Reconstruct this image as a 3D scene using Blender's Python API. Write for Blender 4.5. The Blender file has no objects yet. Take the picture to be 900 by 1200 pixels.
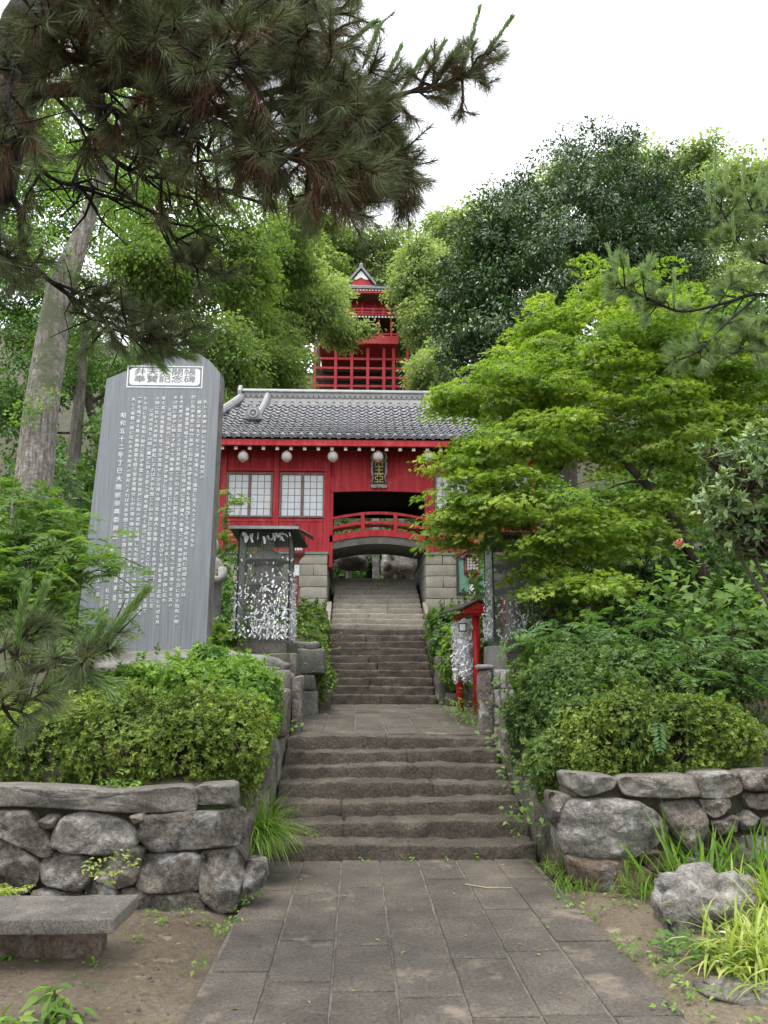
import bpy, math, random
import numpy as np
from mathutils import Vector, Matrix, noise as mnoise

random.seed(7)
RNG = np.random.default_rng(7)
SC = bpy.context.scene
COL = SC.collection
R = math.radians

# ------------------------------------------------------------------ camera
FPX, PITCH, YAW, EYE = 933.0, R(11.8), R(1.96), 1.55
cam_data = bpy.data.cameras.new('camera')
cam_data.sensor_fit = 'VERTICAL'
cam_data.sensor_height = 36.0
cam_data.lens = FPX / 1200.0 * 36.0
cam_data.clip_start = 0.05
cam_data.clip_end = 2000.0
cam = bpy.data.objects.new('camera', cam_data)
cam.location = (0, 0, EYE)
cam.rotation_euler = (R(90) + PITCH, 0, -YAW)
COL.objects.link(cam)
SC.camera = cam

# ------------------------------------------------------------------ sky, sun, exposure
SUN_EL, SUN_AZ = R(73), R(215)
world = bpy.data.worlds.new('World')
SC.world = world
world.use_nodes = True
wt = world.node_tree
wt.nodes.clear()
w_out = wt.nodes.new('ShaderNodeOutputWorld')
w_bg = wt.nodes.new('ShaderNodeBackground')
w_sky = wt.nodes.new('ShaderNodeTexSky')
w_sky.sky_type = 'NISHITA'
w_sky.sun_disc = False
w_sky.sun_elevation = SUN_EL
w_sky.sun_rotation = SUN_AZ
w_sky.dust_density = 4.0
w_mix = wt.nodes.new('ShaderNodeMixRGB')          # thin bright overcast over the clear sky
w_mix.inputs['Fac'].default_value = 0.86
w_mix.inputs['Color2'].default_value = (8.4, 8.6, 8.8, 1)
wt.links.new(w_sky.outputs['Color'], w_mix.inputs['Color1'])
wt.links.new(w_mix.outputs['Color'], w_bg.inputs['Color'])
w_bg.inputs['Strength'].default_value = 0.13
wt.links.new(w_bg.outputs['Background'], w_out.inputs['Surface'])

sun_data = bpy.data.lights.new('sun', 'SUN')
sun_data.energy = 1.5
sun_data.angle = R(18)
sun_data.color = (1.0, 0.97, 0.92)
sun = bpy.data.objects.new('sun', sun_data)
# light travels from the sun's azimuth (measured like the sky's) down to the ground
sdir = Vector((math.sin(SUN_AZ) * math.cos(SUN_EL), math.cos(SUN_AZ) * math.cos(SUN_EL), math.sin(SUN_EL)))
sun.rotation_euler = sdir.to_track_quat('Z', 'Y').to_euler()
sun.location = sdir * 60
COL.objects.link(sun)

SC.view_settings.view_transform = 'Standard'
SC.view_settings.look = 'None'
SC.view_settings.exposure = 1.15
SC.view_settings.gamma = 1.0
SC.view_settings.use_curve_mapping = False
SC.cycles.max_bounces = 7
SC.cycles.diffuse_bounces = 4
SC.cycles.glossy_bounces = 2
SC.cycles.transmission_bounces = 4
SC.cycles.transparent_max_bounces = 6

# ------------------------------------------------------------------ pixel helpers (a pixel gives a direction only)
_F0 = Vector((math.sin(YAW), math.cos(YAW), 0))
_RT = Vector((math.cos(YAW), -math.sin(YAW), 0))
_FW = _F0 * math.cos(PITCH) + Vector((0, 0, math.sin(PITCH)))
_UP = -_F0 * math.sin(PITCH) + Vector((0, 0, math.cos(PITCH)))

def ray(px, py):
    return _RT * ((px - 450) / FPX) + _UP * ((600 - py) / FPX) + _FW

def PY(px, py, Y):
    d = ray(px, py)
    return Vector((0, 0, EYE)) + d * (Y / d.y)

def PZ(px, py, z):
    d = ray(px, py)
    return Vector((0, 0, EYE)) + d * ((z - EYE) / d.z)

def depth(p):
    return (Vector(p) - Vector((0, 0, EYE))).dot(_FW)

def mpp(p):                     # metres per photo pixel at a point
    return depth(p) / FPX

# ------------------------------------------------------------------ materials
MATS = {}

def nd(t, kind, **kw):
    n = t.nodes.new(kind)
    for k, v in kw.items():
        setattr(n, k, v)
    return n

def ramp(t, src, stops):
    r = nd(t, 'ShaderNodeValToRGB')
    el = r.color_ramp.elements
    while len(el) < len(stops):
        el.new(0.5)
    for e, (p, c) in zip(el, stops):
        e.position = p
        e.color = (c[0], c[1], c[2], 1)
    t.links.new(src, r.inputs['Fac'])
    return r.outputs['Color']

def surf(name, stops, scale=3.0, detail=8, rough=0.85, bump=0.3, bscale=None, stretch=None, fine=0.35, patch=None,
         per_obj=0.0, spec=0.3, metal=0.0, bdist=0.02, grain=None):
    """noise-ramped solid material on world position, with fine mottling, bump, optional patches (colour, scale, threshold)"""
    m = bpy.data.materials.new(name)
    m.use_nodes = True
    t = m.node_tree
    b = t.nodes['Principled BSDF']
    geo = nd(t, 'ShaderNodeNewGeometry')
    vec = geo.outputs['Position']
    if stretch:
        mp = nd(t, 'ShaderNodeMapping')
        mp.inputs['Scale'].default_value = stretch
        t.links.new(vec, mp.inputs['Vector'])
        vec = mp.outputs['Vector']
    n1 = nd(t, 'ShaderNodeTexNoise')
    n1.inputs['Scale'].default_value = scale
    n1.inputs['Detail'].default_value = detail
    n1.inputs['Roughness'].default_value = 0.62
    t.links.new(vec, n1.inputs['Vector'])
    col = ramp(t, n1.outputs['Fac'], stops)
    n2 = nd(t, 'ShaderNodeTexNoise')
    n2.inputs['Scale'].default_value = (bscale or scale * 9)
    n2.inputs['Detail'].default_value = 6
    n2.inputs['Roughness'].default_value = 0.7
    t.links.new(geo.outputs['Position'], n2.inputs['Vector'])
    if fine:
        mx = nd(t, 'ShaderNodeMixRGB', blend_type='MULTIPLY')
        mx.inputs['Fac'].default_value = 1.0
        t.links.new(col, mx.inputs['Color1'])
        t.links.new(ramp(t, n2.outputs['Fac'], [(0.3, (1 - fine,) * 3), (0.7, (1 + fine * 0.5,) * 3)]), mx.inputs['Color2'])
        col = mx.outputs['Color']
    if grain:
        n4 = nd(t, 'ShaderNodeTexNoise')
        n4.inputs['Scale'].default_value = grain[0]
        n4.inputs['Detail'].default_value = 3
        n4.inputs['Roughness'].default_value = 0.8
        t.links.new(geo.outputs['Position'], n4.inputs['Vector'])
        mx = nd(t, 'ShaderNodeMixRGB', blend_type='MULTIPLY')
        mx.inputs['Fac'].default_value = 1.0
        t.links.new(col, mx.inputs['Color1'])
        t.links.new(ramp(t, n4.outputs['Fac'], [(0.36, (1 - grain[1],) * 3), (0.5, (1, 1, 1)), (0.64, (1 + grain[1],) * 3)]), mx.inputs['Color2'])
        col = mx.outputs['Color']
    for (pc, ps, lo, hi) in (patch or []):
        n3 = nd(t, 'ShaderNodeTexNoise')
        n3.inputs['Scale'].default_value = ps
        n3.inputs['Detail'].default_value = 9
        n3.inputs['Roughness'].default_value = 0.68
        off = nd(t, 'ShaderNodeVectorMath', operation='ADD')
        off.inputs[1].default_value = (pc[0] * 91 + 3, pc[1] * 57, pc[2] * 33)
        t.links.new(geo.outputs['Position'], off.inputs[0])
        t.links.new(off.outputs[0], n3.inputs['Vector'])
        mr = nd(t, 'ShaderNodeMapRange')
        mr.inputs['From Min'].default_value = lo
        mr.inputs['From Max'].default_value = hi
        t.links.new(n3.outputs['Fac'], mr.inputs['Value'])
        mx = nd(t, 'ShaderNodeMixRGB')
        t.links.new(mr.outputs['Result'], mx.inputs['Fac'])
        t.links.new(col, mx.inputs['Color1'])
        mx.inputs['Color2'].default_value = (*pc, 1)
        col = mx.outputs['Color']
    if per_obj:
        oi = nd(t, 'ShaderNodeObjectInfo')
        mr = nd(t, 'ShaderNodeMapRange')
        mr.inputs['To Min'].default_value = 1 - per_obj
        mr.inputs['To Max'].default_value = 1 + per_obj
        t.links.new(oi.outputs['Random'], mr.inputs['Value'])
        mx = nd(t, 'ShaderNodeVectorMath', operation='SCALE')
        t.links.new(col, mx.inputs[0])
        t.links.new(mr.outputs['Result'], mx.inputs['Scale'])
        col = mx.outputs[0]
    t.links.new(col, b.inputs['Base Color'])
    b.inputs['Roughness'].default_value = rough
    b.inputs['Specular IOR Level'].default_value = spec
    b.inputs['Metallic'].default_value = metal
    if bump:
        bp = nd(t, 'ShaderNodeBump')
        bp.inputs['Strength'].default_value = bump
        bp.inputs['Distance'].default_value = bdist
        t.links.new(n2.outputs['Fac'], bp.inputs['Height'])
        t.links.new(bp.outputs['Normal'], b.inputs['Normal'])
    MATS[name] = m
    return m

def leafmat(name, stops, rough=0.55, trans=0.35, spec=0.3, tcol=None):
    """colour picked per leaf by its random attribute; partly translucent"""
    m = bpy.data.materials.new(name)
    m.use_nodes = True
    t = m.node_tree
    b = t.nodes['Principled BSDF']
    out = t.nodes['Material Output']
    at = nd(t, 'ShaderNodeAttribute', attribute_name='rnd')
    col = ramp(t, at.outputs['Fac'], stops)
    t.links.new(col, b.inputs['Base Color'])
    b.inputs['Roughness'].default_value = rough
    b.inputs['Specular IOR Level'].default_value = spec
    if trans:
        tr = nd(t, 'ShaderNodeBsdfTranslucent')
        br = nd(t, 'ShaderNodeMixRGB', blend_type='MULTIPLY')
        br.inputs['Fac'].default_value = 1.0
        br.inputs['Color2'].default_value = (*(tcol or (1.35, 1.5, 0.6)), 1)
        t.links.new(col, br.inputs['Color1'])
        t.links.new(br.outputs['Color'], tr.inputs['Color'])
        ms = nd(t, 'ShaderNodeMixShader')
        ms.inputs['Fac'].default_value = trans
        t.links.new(b.outputs['BSDF'], ms.inputs[1])
        t.links.new(tr.outputs['BSDF'], ms.inputs[2])
        t.links.new(ms.outputs['Shader'], out.inputs['Surface'])
    MATS[name] = m
    return m

def g3(v):
    return (v, v, v)

# setting
surf('dirt', [(0.3, (.095, .072, .049)), (0.55, (.155, .122, .085)), (0.75, (.21, .17, .125))], scale=1.3, bump=0.6, bscale=26, bdist=.03, fine=0.4,
     patch=[((.055, .085, .03), 1.1, .58, .68), ((.33, .28, .21), 4, .6, .72)], grain=(90, .25))
surf('soil', [(0.3, (.035, .028, .02)), (0.7, (.085, .07, .045))], scale=3, bump=0.8, fine=.4, patch=[((.04, .07, .02), 2, .5, .62)])
surf('paving', [(0.3, (0.071, 0.060, 0.050)), (0.52, (0.105, 0.090, 0.075)), (0.72, (0.160, 0.135, 0.107))], scale=2.1, bump=0.8, bscale=42, bdist=.012, fine=0.5, per_obj=.11,
     patch=[((.20, .165, .125), 2.6, .585, .70), ((.038, .036, .031), 1.7, .6, .75)], grain=(110, .28))
surf('joint', [(0.35, (.115, .102, .086)), (0.65, (.19, .172, .148))], scale=6, bump=.4, fine=.4, patch=[((.045, .07, .025), 1.6, .58, .7)], grain=(80, .3))
surf('step', [(0.3, (0.072, 0.060, 0.049)), (0.55, (0.122, 0.102, 0.081)), (0.75, (0.186, 0.160, 0.128))], scale=3.2, bump=1.0, bscale=34, bdist=0.03, fine=0.55, per_obj=.12,
     patch=[((.035, .033, .027), 1.6, .56, .7), ((.06, .072, .035), 2.3, .62, .74)], grain=(100, .32))
surf('pale_step', [(0.3, (.20, .182, .148)), (0.7, (.31, .285, .235))], scale=3, bump=.5, fine=.35, per_obj=.08,
     patch=[((.5, .48, .44), 4, .66, .72), ((.1, .09, .075), 2, .62, .75)], grain=(100, .2))
surf('rock', [(0.28, (0.070, 0.061, 0.052)), (0.5, (0.194, 0.170, 0.145)), (0.72, (0.389, 0.345, 0.294))], scale=3.4, bump=1.0, bscale=30, bdist=0.06, fine=0.6, per_obj=.16,
     patch=[((.045, .05, .026), 2.2, .57, .66), ((.46, .45, .43), 3.5, .55, .66), ((.2, .15, .105), 1.1, .58, .72), ((.025, .024, .023), 6, .60, .68)], grain=(70, .22))
surf('rock_pale', [(0.25, (0.105, 0.096, 0.089)), (0.5, (0.347, 0.320, 0.290)), (0.72, (0.588, 0.545, 0.494))], scale=4.5, bump=1.0, bscale=30, bdist=0.06, fine=0.6, per_obj=.06,
     stretch=(1, 1, 2.3), patch=[((.06, .058, .055), 2.6, .59, .68), ((.62, .61, .59), 4, .58, .68)], grain=(70, .22))
surf('rock_brown', [(0.28, (.09, .066, .045)), (0.5, (.2, .15, .11)), (0.72, (.33, .265, .21))], scale=3.2, bump=1.0, bscale=30, bdist=0.06, fine=0.6, per_obj=.1,
     patch=[((.3, .29, .28), 3, .6, .7)], grain=(70, .22))
surf('dressed', [(0.3, (0.108, 0.099, 0.086)), (0.55, (0.184, 0.168, 0.146)), (0.75, (0.281, 0.255, 0.221))], scale=3, bump=0.8, bscale=45, bdist=.01, fine=0.5, per_obj=.12,
     patch=[((.05, .058, .032), 1.7, .57, .7), ((.36, .35, .33), 6, .66, .75)], grain=(120, .3))
surf('ashlar', [(0.3, (.26, .24, .195)), (0.7, (.38, .355, .30))], scale=2.2, bump=.45, bscale=40, bdist=.012, fine=0.35, per_obj=.1,
     patch=[((.17, .155, .12), 1.4, .58, .74)], grain=(90, .2))
surf('bench_stone', [(0.3, (0.089, 0.080, 0.069)), (0.6, (0.163, 0.147, 0.127)), (0.78, (0.252, 0.230, 0.197))], scale=4, bump=0.8, bscale=60, bdist=.006, fine=0.5,
     patch=[((.30, .29, .27), 7, .62, .74)], grain=(120, .3))
surf('old_stone', [(0.3, (.12, .116, .108)), (0.7, (.26, .25, .235))], scale=4, bump=0.8, bscale=40, bdist=.01, fine=0.5, per_obj=.08,
     patch=[((.10, .11, .08), 2, .57, .7)], grain=(120, .3))
surf('statue_stone', [(0.3, (.24, .235, .22)), (0.7, (.40, .39, .37))], scale=5, bump=0.8, fine=0.5, grain=(120, .3))
# stele: grey slate with pale and dark vertical streaks
surf('stele', [(0.3, (.158, .172, .19)), (0.5, (.198, .213, .232)), (0.62, (.23, .245, .262)), (0.74, (.37, .385, .395))], scale=1.0, bump=.12, bscale=70, bdist=.004, fine=.12,
     stretch=(34, 34, 1.1), rough=.6, patch=[((.19, .20, .21), 1.2, .55, .75)])
surf('stele_side', [(0.3, (.10, .095, .085)), (0.7, (.22, .21, .19))], scale=5, bump=.6, bscale=25, fine=.3)
surf('inscription', [(0.3, (.62, .63, .63)), (0.7, (.8, .8, .8))], scale=9, bump=0, fine=.12)
surf('title_panel', [(0.3, (.66, .67, .68)), (0.7, (.8, .8, .8))], scale=7, bump=0, fine=.15)
# gate and hall
surf('red', [(0.3, (.33, .024, .031)), (0.5, (.43, .036, .045)), (0.75, (.53, .075, .083))], scale=2.2, bump=.25, bscale=60, bdist=.006, fine=.22, rough=.7, per_obj=.10, stretch=(5, 5, .45), spec=.2, patch=[((.50, .13, .135), 2.2, .58, .74), ((.20, .012, .016), 1.3, .60, .75)])
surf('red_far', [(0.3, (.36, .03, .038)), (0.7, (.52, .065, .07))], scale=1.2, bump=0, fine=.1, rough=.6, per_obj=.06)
surf('red_post', [(0.3, (.42, .018, .018)), (0.7, (.55, .03, .028))], scale=6, bump=.1, fine=.15, rough=.45)
surf('red_brown', [(0.3, (.17, .04, .035)), (0.7, (.27, .07, .055))], scale=6, bump=.2, fine=.2, rough=.6)
surf('dark_wood_and_shade', [(0.3, (.028, .022, .018)), (0.7, (.06, .05, .04))], scale=5, bump=.3, fine=.3, stretch=(1, 1, .2))  # dark timber; also stands in for shade inside the hillside hall
surf('grey_wood', [(0.3, (.10, .095, .085)), (0.7, (.2, .19, .165))], scale=4, bump=.3, fine=.25)
surf('sash_wood', [(0.3, (.16, .11, .09)), (0.7, (.25, .185, .155))], scale=6, bump=.2, fine=.2)
surf('shoji', [(0.3, (.56, .59, .63)), (0.7, (.68, .70, .73))], scale=4, bump=0, fine=.05, rough=.4)
surf('white_paint', [(0.3, (.78, .78, .76)), (0.7, (.84, .84, .83))], scale=8, bump=0, fine=.06)
surf('tile', [(0.3, (.13, .13, .14)), (0.55, (.205, .205, .22)), (0.78, (.30, .30, .315))], scale=5, bump=.25, bscale=60, bdist=.004, fine=.2, rough=.42, spec=.5,
     patch=[((.10, .10, .085), 1.8, .57, .72), ((.36, .36, .365), 7, .63, .72)])
surf('tile_pale', [(0.3, (.24, .24, .24)), (0.7, (.40, .40, .395))], scale=7, bump=.2, fine=.25, rough=.55)
surf('plaster', [(0.3, (.26, .26, .25)), (0.7, (.42, .42, .41))], scale=6, bump=.1, fine=.15)
surf('copper_green', [(0.3, (.14, .20, .17)), (0.7, (.23, .29, .25))], scale=4, bump=.1, fine=.2)
surf('green_board', [(0.3, (.10, .23, .17)), (0.7, (.14, .29, .22))], scale=5, bump=.05, fine=.1, rough=.5)
surf('black_lacquer', [(0.3, (.012, .013, .016)), (0.7, (.022, .023, .027))], scale=6, bump=0, fine=.1, rough=.45)
surf('gold', [(0.3, (.42, .33, .10)), (0.7, (.56, .45, .17))], scale=14, bump=0, fine=.1, rough=.45, metal=.2)
surf('plaque_rim', [(0.3, (.2, .185, .165)), (0.7, (.40, .375, .34))], scale=9, bump=.2, fine=.2)
surf('lantern_paper', [(0.3, (.42, .40, .38)), (0.7, (.6, .585, .56))], scale=3, bump=0, fine=.1, stretch=(60, 60, 1))
surf('paper', [(0.3, (.72, .725, .74)), (0.7, (.8, .8, .815))], scale=20, bump=0, fine=.08)
surf('metal_dark', [(0.3, (.035, .036, .038)), (0.7, (.07, .07, .07))], scale=8, bump=.1, fine=.2, rough=.5, metal=.4)
surf('wire', [(0.3, (.20, .23, .215)), (0.7, (.30, .335, .32))], scale=8, bump=0, fine=.1, rough=.5, metal=.3)
surf('lantern_red', [(0.3, (.55, .12, .10)), (0.7, (.6, .15, .12))], scale=8, bump=0, fine=0)
# bark
surf('bark_pale', [(0.32, (.10, .088, .075)), (0.5, (.25, .225, .20)), (0.68, (.43, .40, .36))], scale=5, bump=1.0, bscale=14, bdist=.06, fine=.5, stretch=(5, 5, .8),
     patch=[((.12, .13, .08), 1.6, .5, .62), ((.40, .40, .36), 4, .6, .7)])
surf('bark_pine', [(0.35, (.012, .01, .009)), (0.55, (.032, .026, .022)), (0.72, (.065, .05, .042))], scale=9, bump=1.0, bscale=20, bdist=.06, fine=.45, stretch=(2, 2, .7))
surf('bark_dark', [(0.35, (.025, .021, .017)), (0.65, (.075, .062, .05))], scale=8, bump=.8, bscale=22, bdist=.03, fine=.4, stretch=(3, 3, .6))
surf('bark_grey', [(0.35, (.06, .053, .045)), (0.65, (.15, .135, .115))], scale=6, bump=.7, bscale=20, bdist=.03, fine=.4, stretch=(3, 3, .6))
surf('twig', [(0.35, (.05, .038, .028)), (0.65, (.11, .085, .06))], scale=8, bump=.3, fine=.3)
surf('straw', [(0.35, (.3, .25, .13)), (0.65, (.42, .36, .2))], scale=8, bump=0, fine=.2)
# leaves
leafmat('leaf_azalea', [(0, (0.045, 0.079, 0.013)), (.35, (0.097, 0.151, 0.023)), (.75, (0.168, 0.236, 0.036)), (1, (0.272, 0.328, 0.066))], trans=.3)
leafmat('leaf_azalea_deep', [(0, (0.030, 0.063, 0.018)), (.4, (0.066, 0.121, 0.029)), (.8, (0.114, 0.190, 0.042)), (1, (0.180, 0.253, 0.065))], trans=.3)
leafmat('leaf_bright', [(0, (0.072, 0.144, 0.024)), (.5, (0.144, 0.258, 0.048)), (1, (0.264, 0.384, 0.084))], trans=.4)
leafmat('leaf_maple', [(0, (0.102, 0.185, 0.039)), (.4, (0.195, 0.295, 0.054)), (.75, (0.306, 0.400, 0.073)), (1, (0.512, 0.527, 0.105))], trans=0.5)
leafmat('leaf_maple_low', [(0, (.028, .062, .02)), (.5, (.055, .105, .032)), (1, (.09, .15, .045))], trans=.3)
leafmat('leaf_glossy', [(0, (0.028, 0.061, 0.020)), (.5, (0.054, 0.107, 0.032)), (.9, (0.098, 0.161, 0.047)), (1, (0.196, 0.256, 0.079))], rough=.34, trans=.15, spec=.6)
leafmat('leaf_hill', [(0, (0.086, 0.137, 0.049)), (.5, (0.169, 0.245, 0.081)), (1, (0.300, 0.360, 0.136))], trans=0.5)
leafmat('leaf_hill_hazed', [(0, (0.143, 0.207, 0.094)), (.5, (0.238, 0.303, 0.143)), (1, (0.381, 0.413, 0.236))], trans=0.5)  # paler leaf colour stands in for haze over the far trees
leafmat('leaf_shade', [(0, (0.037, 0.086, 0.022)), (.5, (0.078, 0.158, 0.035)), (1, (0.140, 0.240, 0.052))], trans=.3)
leafmat('leaf_pinnate', [(0, (0.055, 0.112, 0.024)), (.5, (0.110, 0.194, 0.042)), (1, (0.187, 0.275, 0.072))], trans=.42)
leafmat('leaf_fern', [(0, (0.046, 0.109, 0.034)), (.5, (0.092, 0.178, 0.057)), (1, (0.138, 0.230, 0.075))], trans=.35)
leafmat('leaf_pale_edge', [(0, (0.051, 0.098, 0.030)), (.45, (0.102, 0.170, 0.054)), (.75, (0.166, 0.248, 0.096)), (1, (0.383, 0.456, 0.216))], rough=.4, trans=.2, spec=.5)
leafmat('leaf_bamboo', [(0, (0.135, 0.207, 0.036)), (.4, (0.270, 0.342, 0.072)), (.8, (0.432, 0.468, 0.135)), (1, (0.558, 0.558, 0.234))], trans=.35)
leafmat('blade', [(0, (0.060, 0.132, 0.018)), (.5, (0.144, 0.264, 0.035)), (1, (0.288, 0.408, 0.070))], trans=.4)
leafmat('needle', [(0, (0.058, 0.082, 0.035)), (.5, (0.108, 0.136, 0.058)), (1, (0.176, 0.201, 0.086))], trans=.04, rough=.5)
leafmat('needle_pale', [(0, (0.119, 0.174, 0.070)), (.5, (0.196, 0.275, 0.112)), (1, (0.280, 0.377, 0.168))], trans=.2, rough=.5)
leafmat('needle_old', [(0, (0.057, 0.032, 0.016)), (.4, (0.081, 0.054, 0.022)), (.75, (0.124, 0.057, 0.032)), (1, (0.191, 0.083, 0.048))], trans=.1, rough=.6)
leafmat('needle_candle', [(0, (0.105, 0.188, 0.058)), (.6, (0.180, 0.285, 0.094)), (1, (0.255, 0.360, 0.130))], trans=.15)
leafmat('litter', [(0, (.08, .14, .03)), (.4, (.2, .26, .06)), (.7, (.32, .26, .1)), (1, (.24, .14, .07))], trans=.2)
leafmat('petal', [(0, (.78, .78, .74)), (1, (.85, .85, .82))], trans=.2, tcol=(1, 1, 1))
leafmat('petal_pink', [(0, (.5, .16, .12)), (1, (.65, .28, .2))], trans=.2, tcol=(1, 1, 1))

# ------------------------------------------------------------------ object helpers
def tag(o, label=None, cat=None, group=None, kind=None):
    if label: o['label'] = label
    if cat: o['category'] = cat
    if group: o['group'] = group
    if kind: o['kind'] = kind
    return o

def empty(name, loc=(0, 0, 0), label=None, cat=None, group=None, kind=None, rz=0.0):
    o = bpy.data.objects.new(name, None)
    o.location = loc
    o.rotation_euler = (0, 0, rz)
    o.empty_display_size = .2
    COL.objects.link(o)
    return tag(o, label, cat, group, kind)

def link(name, me, mat=None, parent=None, loc=None, rot=None, scale=None, world_verts=True):
    """link a mesh; when its vertices are in world space and it has a parent, keep them in place"""
    o = bpy.data.objects.new(name, me)
    if mat is not None and len(me.materials) == 0:
        me.materials.append(MATS[mat] if isinstance(mat, str) else mat)
    COL.objects.link(o)
    if loc is not None: o.location = loc
    if rot is not None: o.rotation_euler = rot
    if scale is not None: o.scale = scale
    if parent is not None:
        o.parent = parent
        if world_verts:
            pm = world_matrix(parent)
            o.matrix_parent_inverse = pm.inverted()
    return o

def world_matrix(o):
    m = o.matrix_basis.copy()
    p = o
    while p.parent is not None:
        m = p.parent.matrix_basis @ p.matrix_parent_inverse @ m if False else (p.matrix_parent_inverse @ m)
        m = p.parent.matrix_basis @ m
        p = p.parent
    return m

class MB:
    """collects quads and triangles; build() links them as ONE mesh object"""
    def __init__(self):
        self.v, self.f = [], []
    def add(self, vs, fs):
        k = len(self.v)
        self.v.extend(tuple(p) for p in vs)
        self.f.extend(tuple(i + k for i in q) for q in fs)
        return self
    def box(self, x0, x1, y0, y1, z0, z1):
        return self.add([(x0, y0, z0), (x1, y0, z0), (x1, y1, z0), (x0, y1, z0), (x0, y0, z1), (x1, y0, z1), (x1, y1, z1), (x0, y1, z1)],
                        [(3, 2, 1, 0), (4, 5, 6, 7), (0, 1, 5, 4), (1, 2, 6, 5), (2, 3, 7, 6), (3, 0, 4, 7)])
    def prism(self, poly, axis, a, b):
        """polygon (pairs) pushed along an axis from a to b; pairs are the other two axes in x,y,z order"""
        def mk(p, t):
            return {'x': (t, p[0], p[1]), 'y': (p[0], t, p[1]), 'z': (p[0], p[1], t)}[axis]
        n = len(poly)
        vs = [mk(p, a) for p in poly] + [mk(p, b) for p in poly]
        fs = [tuple(range(n)), tuple(reversed(range(n, 2 * n)))] + [(i, i + n, (i + 1) % n + n, (i + 1) % n) for i in range(n)]
        return self.add(vs, fs)
    def tube(self, pts, rad, n=8, cap=True):
        pts = [Vector(p) for p in pts]
        if not hasattr(rad, '__len__'): rad = [rad] * len(pts)
        vs, fs = [], []
        ref = None
        for i, p in enumerate(pts):
            d = (pts[min(i + 1, len(pts) - 1)] - pts[max(i - 1, 0)])
            d = d.normalized() if d.length > 1e-9 else Vector((0, 0, 1))
            if ref is None:
                ref = d.orthogonal().normalized()
            a = (ref - d * ref.dot(d))
            a = a.normalized() if a.length > 1e-6 else d.orthogonal().normalized()
            ref = a
            b = d.cross(a)
            for k in range(n):
                t = 2 * math.pi * k / n
                vs.append(p + (a * math.cos(t) + b * math.sin(t)) * rad[i])
        for i in range(len(pts) - 1):
            for k in range(n):
                fs.append((i * n + k, i * n + (k + 1) % n, (i + 1) * n + (k + 1) % n, (i + 1) * n + k))
        if cap:
            fs.append(tuple(reversed(range(n))))
            fs.append(tuple(range((len(pts) - 1) * n, len(pts) * n)))
        return self.add(vs, fs)
    def lathe(self, prof, cx, cy, n=16, sides=None):
        n = sides or n
        vs, fs = [], []
        for (r, z) in prof:
            for k in range(n):
                t = 2 * math.pi * (k + .5) / n
                vs.append((cx + r * math.cos(t), cy + r * math.sin(t), z))
        for i in range(len(prof) - 1):
            for k in range(n):
                fs.append((i * n + k, i * n + (k + 1) % n, (i + 1) * n + (k + 1) % n, (i + 1) * n + k))
        fs.append(tuple(reversed(range(n))))
        fs.append(tuple(range((len(prof) - 1) * n, len(prof) * n)))
        return self.add(vs, fs)
    def mesh(self, name, smooth=False):
        me = bpy.data.meshes.new(name)
        me.from_pydata([tuple(p) for p in self.v], [], self.f)
        if smooth:
            me.polygons.foreach_set('use_smooth', [True] * len(me.polygons))
        me.update()
        return me
    def build(self, name, mat, parent=None, bevel=0.0, smooth=False, **kw):
        o = link(name, self.mesh(name, smooth), mat, parent, **kw)
        if bevel:
            m = o.modifiers.new('bevel', 'BEVEL')
            m.width = bevel
            m.segments = 2
            m.limit_method = 'ANGLE'
        return o

def boxo(name, x0, x1, y0, y1, z0, z1, mat, parent=None, bevel=0.0, **kw):
    return MB().box(x0, x1, y0, y1, z0, z1).build(name, mat, parent, bevel, **kw)

def tri_mesh(name, V, T, rnd=None, smooth=False):
    """big triangle mesh from arrays; rnd is one value per triangle"""
    me = bpy.data.meshes.new(name)
    V = np.ascontiguousarray(V, dtype=np.float32)
    T = np.ascontiguousarray(T, dtype=np.int32)
    me.vertices.add(len(V))
    me.vertices.foreach_set('co', V.ravel())
    me.loops.add(T.size)
    me.loops.foreach_set('vertex_index', T.ravel())
    me.polygons.add(len(T))
    me.polygons.foreach_set('loop_start', np.arange(0, T.size, 3, dtype=np.int32))
    if rnd is not None:
        a = me.attributes.new('rnd', 'FLOAT', 'FACE')
        a.data.foreach_set('value', np.ascontiguousarray(rnd, dtype=np.float32))
    me.update(calc_edges=True)
    if smooth:
        me.polygons.foreach_set('use_smooth', np.ones(len(T), dtype=bool))
    return me

def fbm(p, s=1.0, o=3):
    return mnoise.fractal(Vector(p) * s, 1.0, 2.0, o, noise_basis='PERLIN_ORIGINAL')

# ================================================================== terrain
def lerp_tab(y, tab):
    if y <= tab[0][0]: return tab[0][1]
    for (a, za), (b, zb) in zip(tab, tab[1:]):
        if y <= b:
            return za + (zb - za) * (y - a) / (b - a)
    return tab[-1][1]

STAIR = [(7.4, 0), (9.5, .89), (15, 1.09), (18.3, 2.63), (18.6, 2.63), (22.5, 4.27)]
LEFT = [(6.14, 0), (6.2, .74), (8.5, 1.15), (10, 1.75), (12, 2.0), (18, 2.7), (20, 3.3), (25, 4.3), (30, 4.4), (75, 31.4), (120, 36)]
RIGHT = [(6.62, 0), (6.68, .76), (9, 1.15), (11, 1.65), (14, 2.15), (19, 3.0), (25, 4.3), (30, 4.4), (75, 31.4), (120, 36)]

def xl(y): return -.88 if y < 15 else -.68
def xr(y): return 1.70 if y < 9.7 else (2.2 if y < 14.8 else 1.66)

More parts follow.
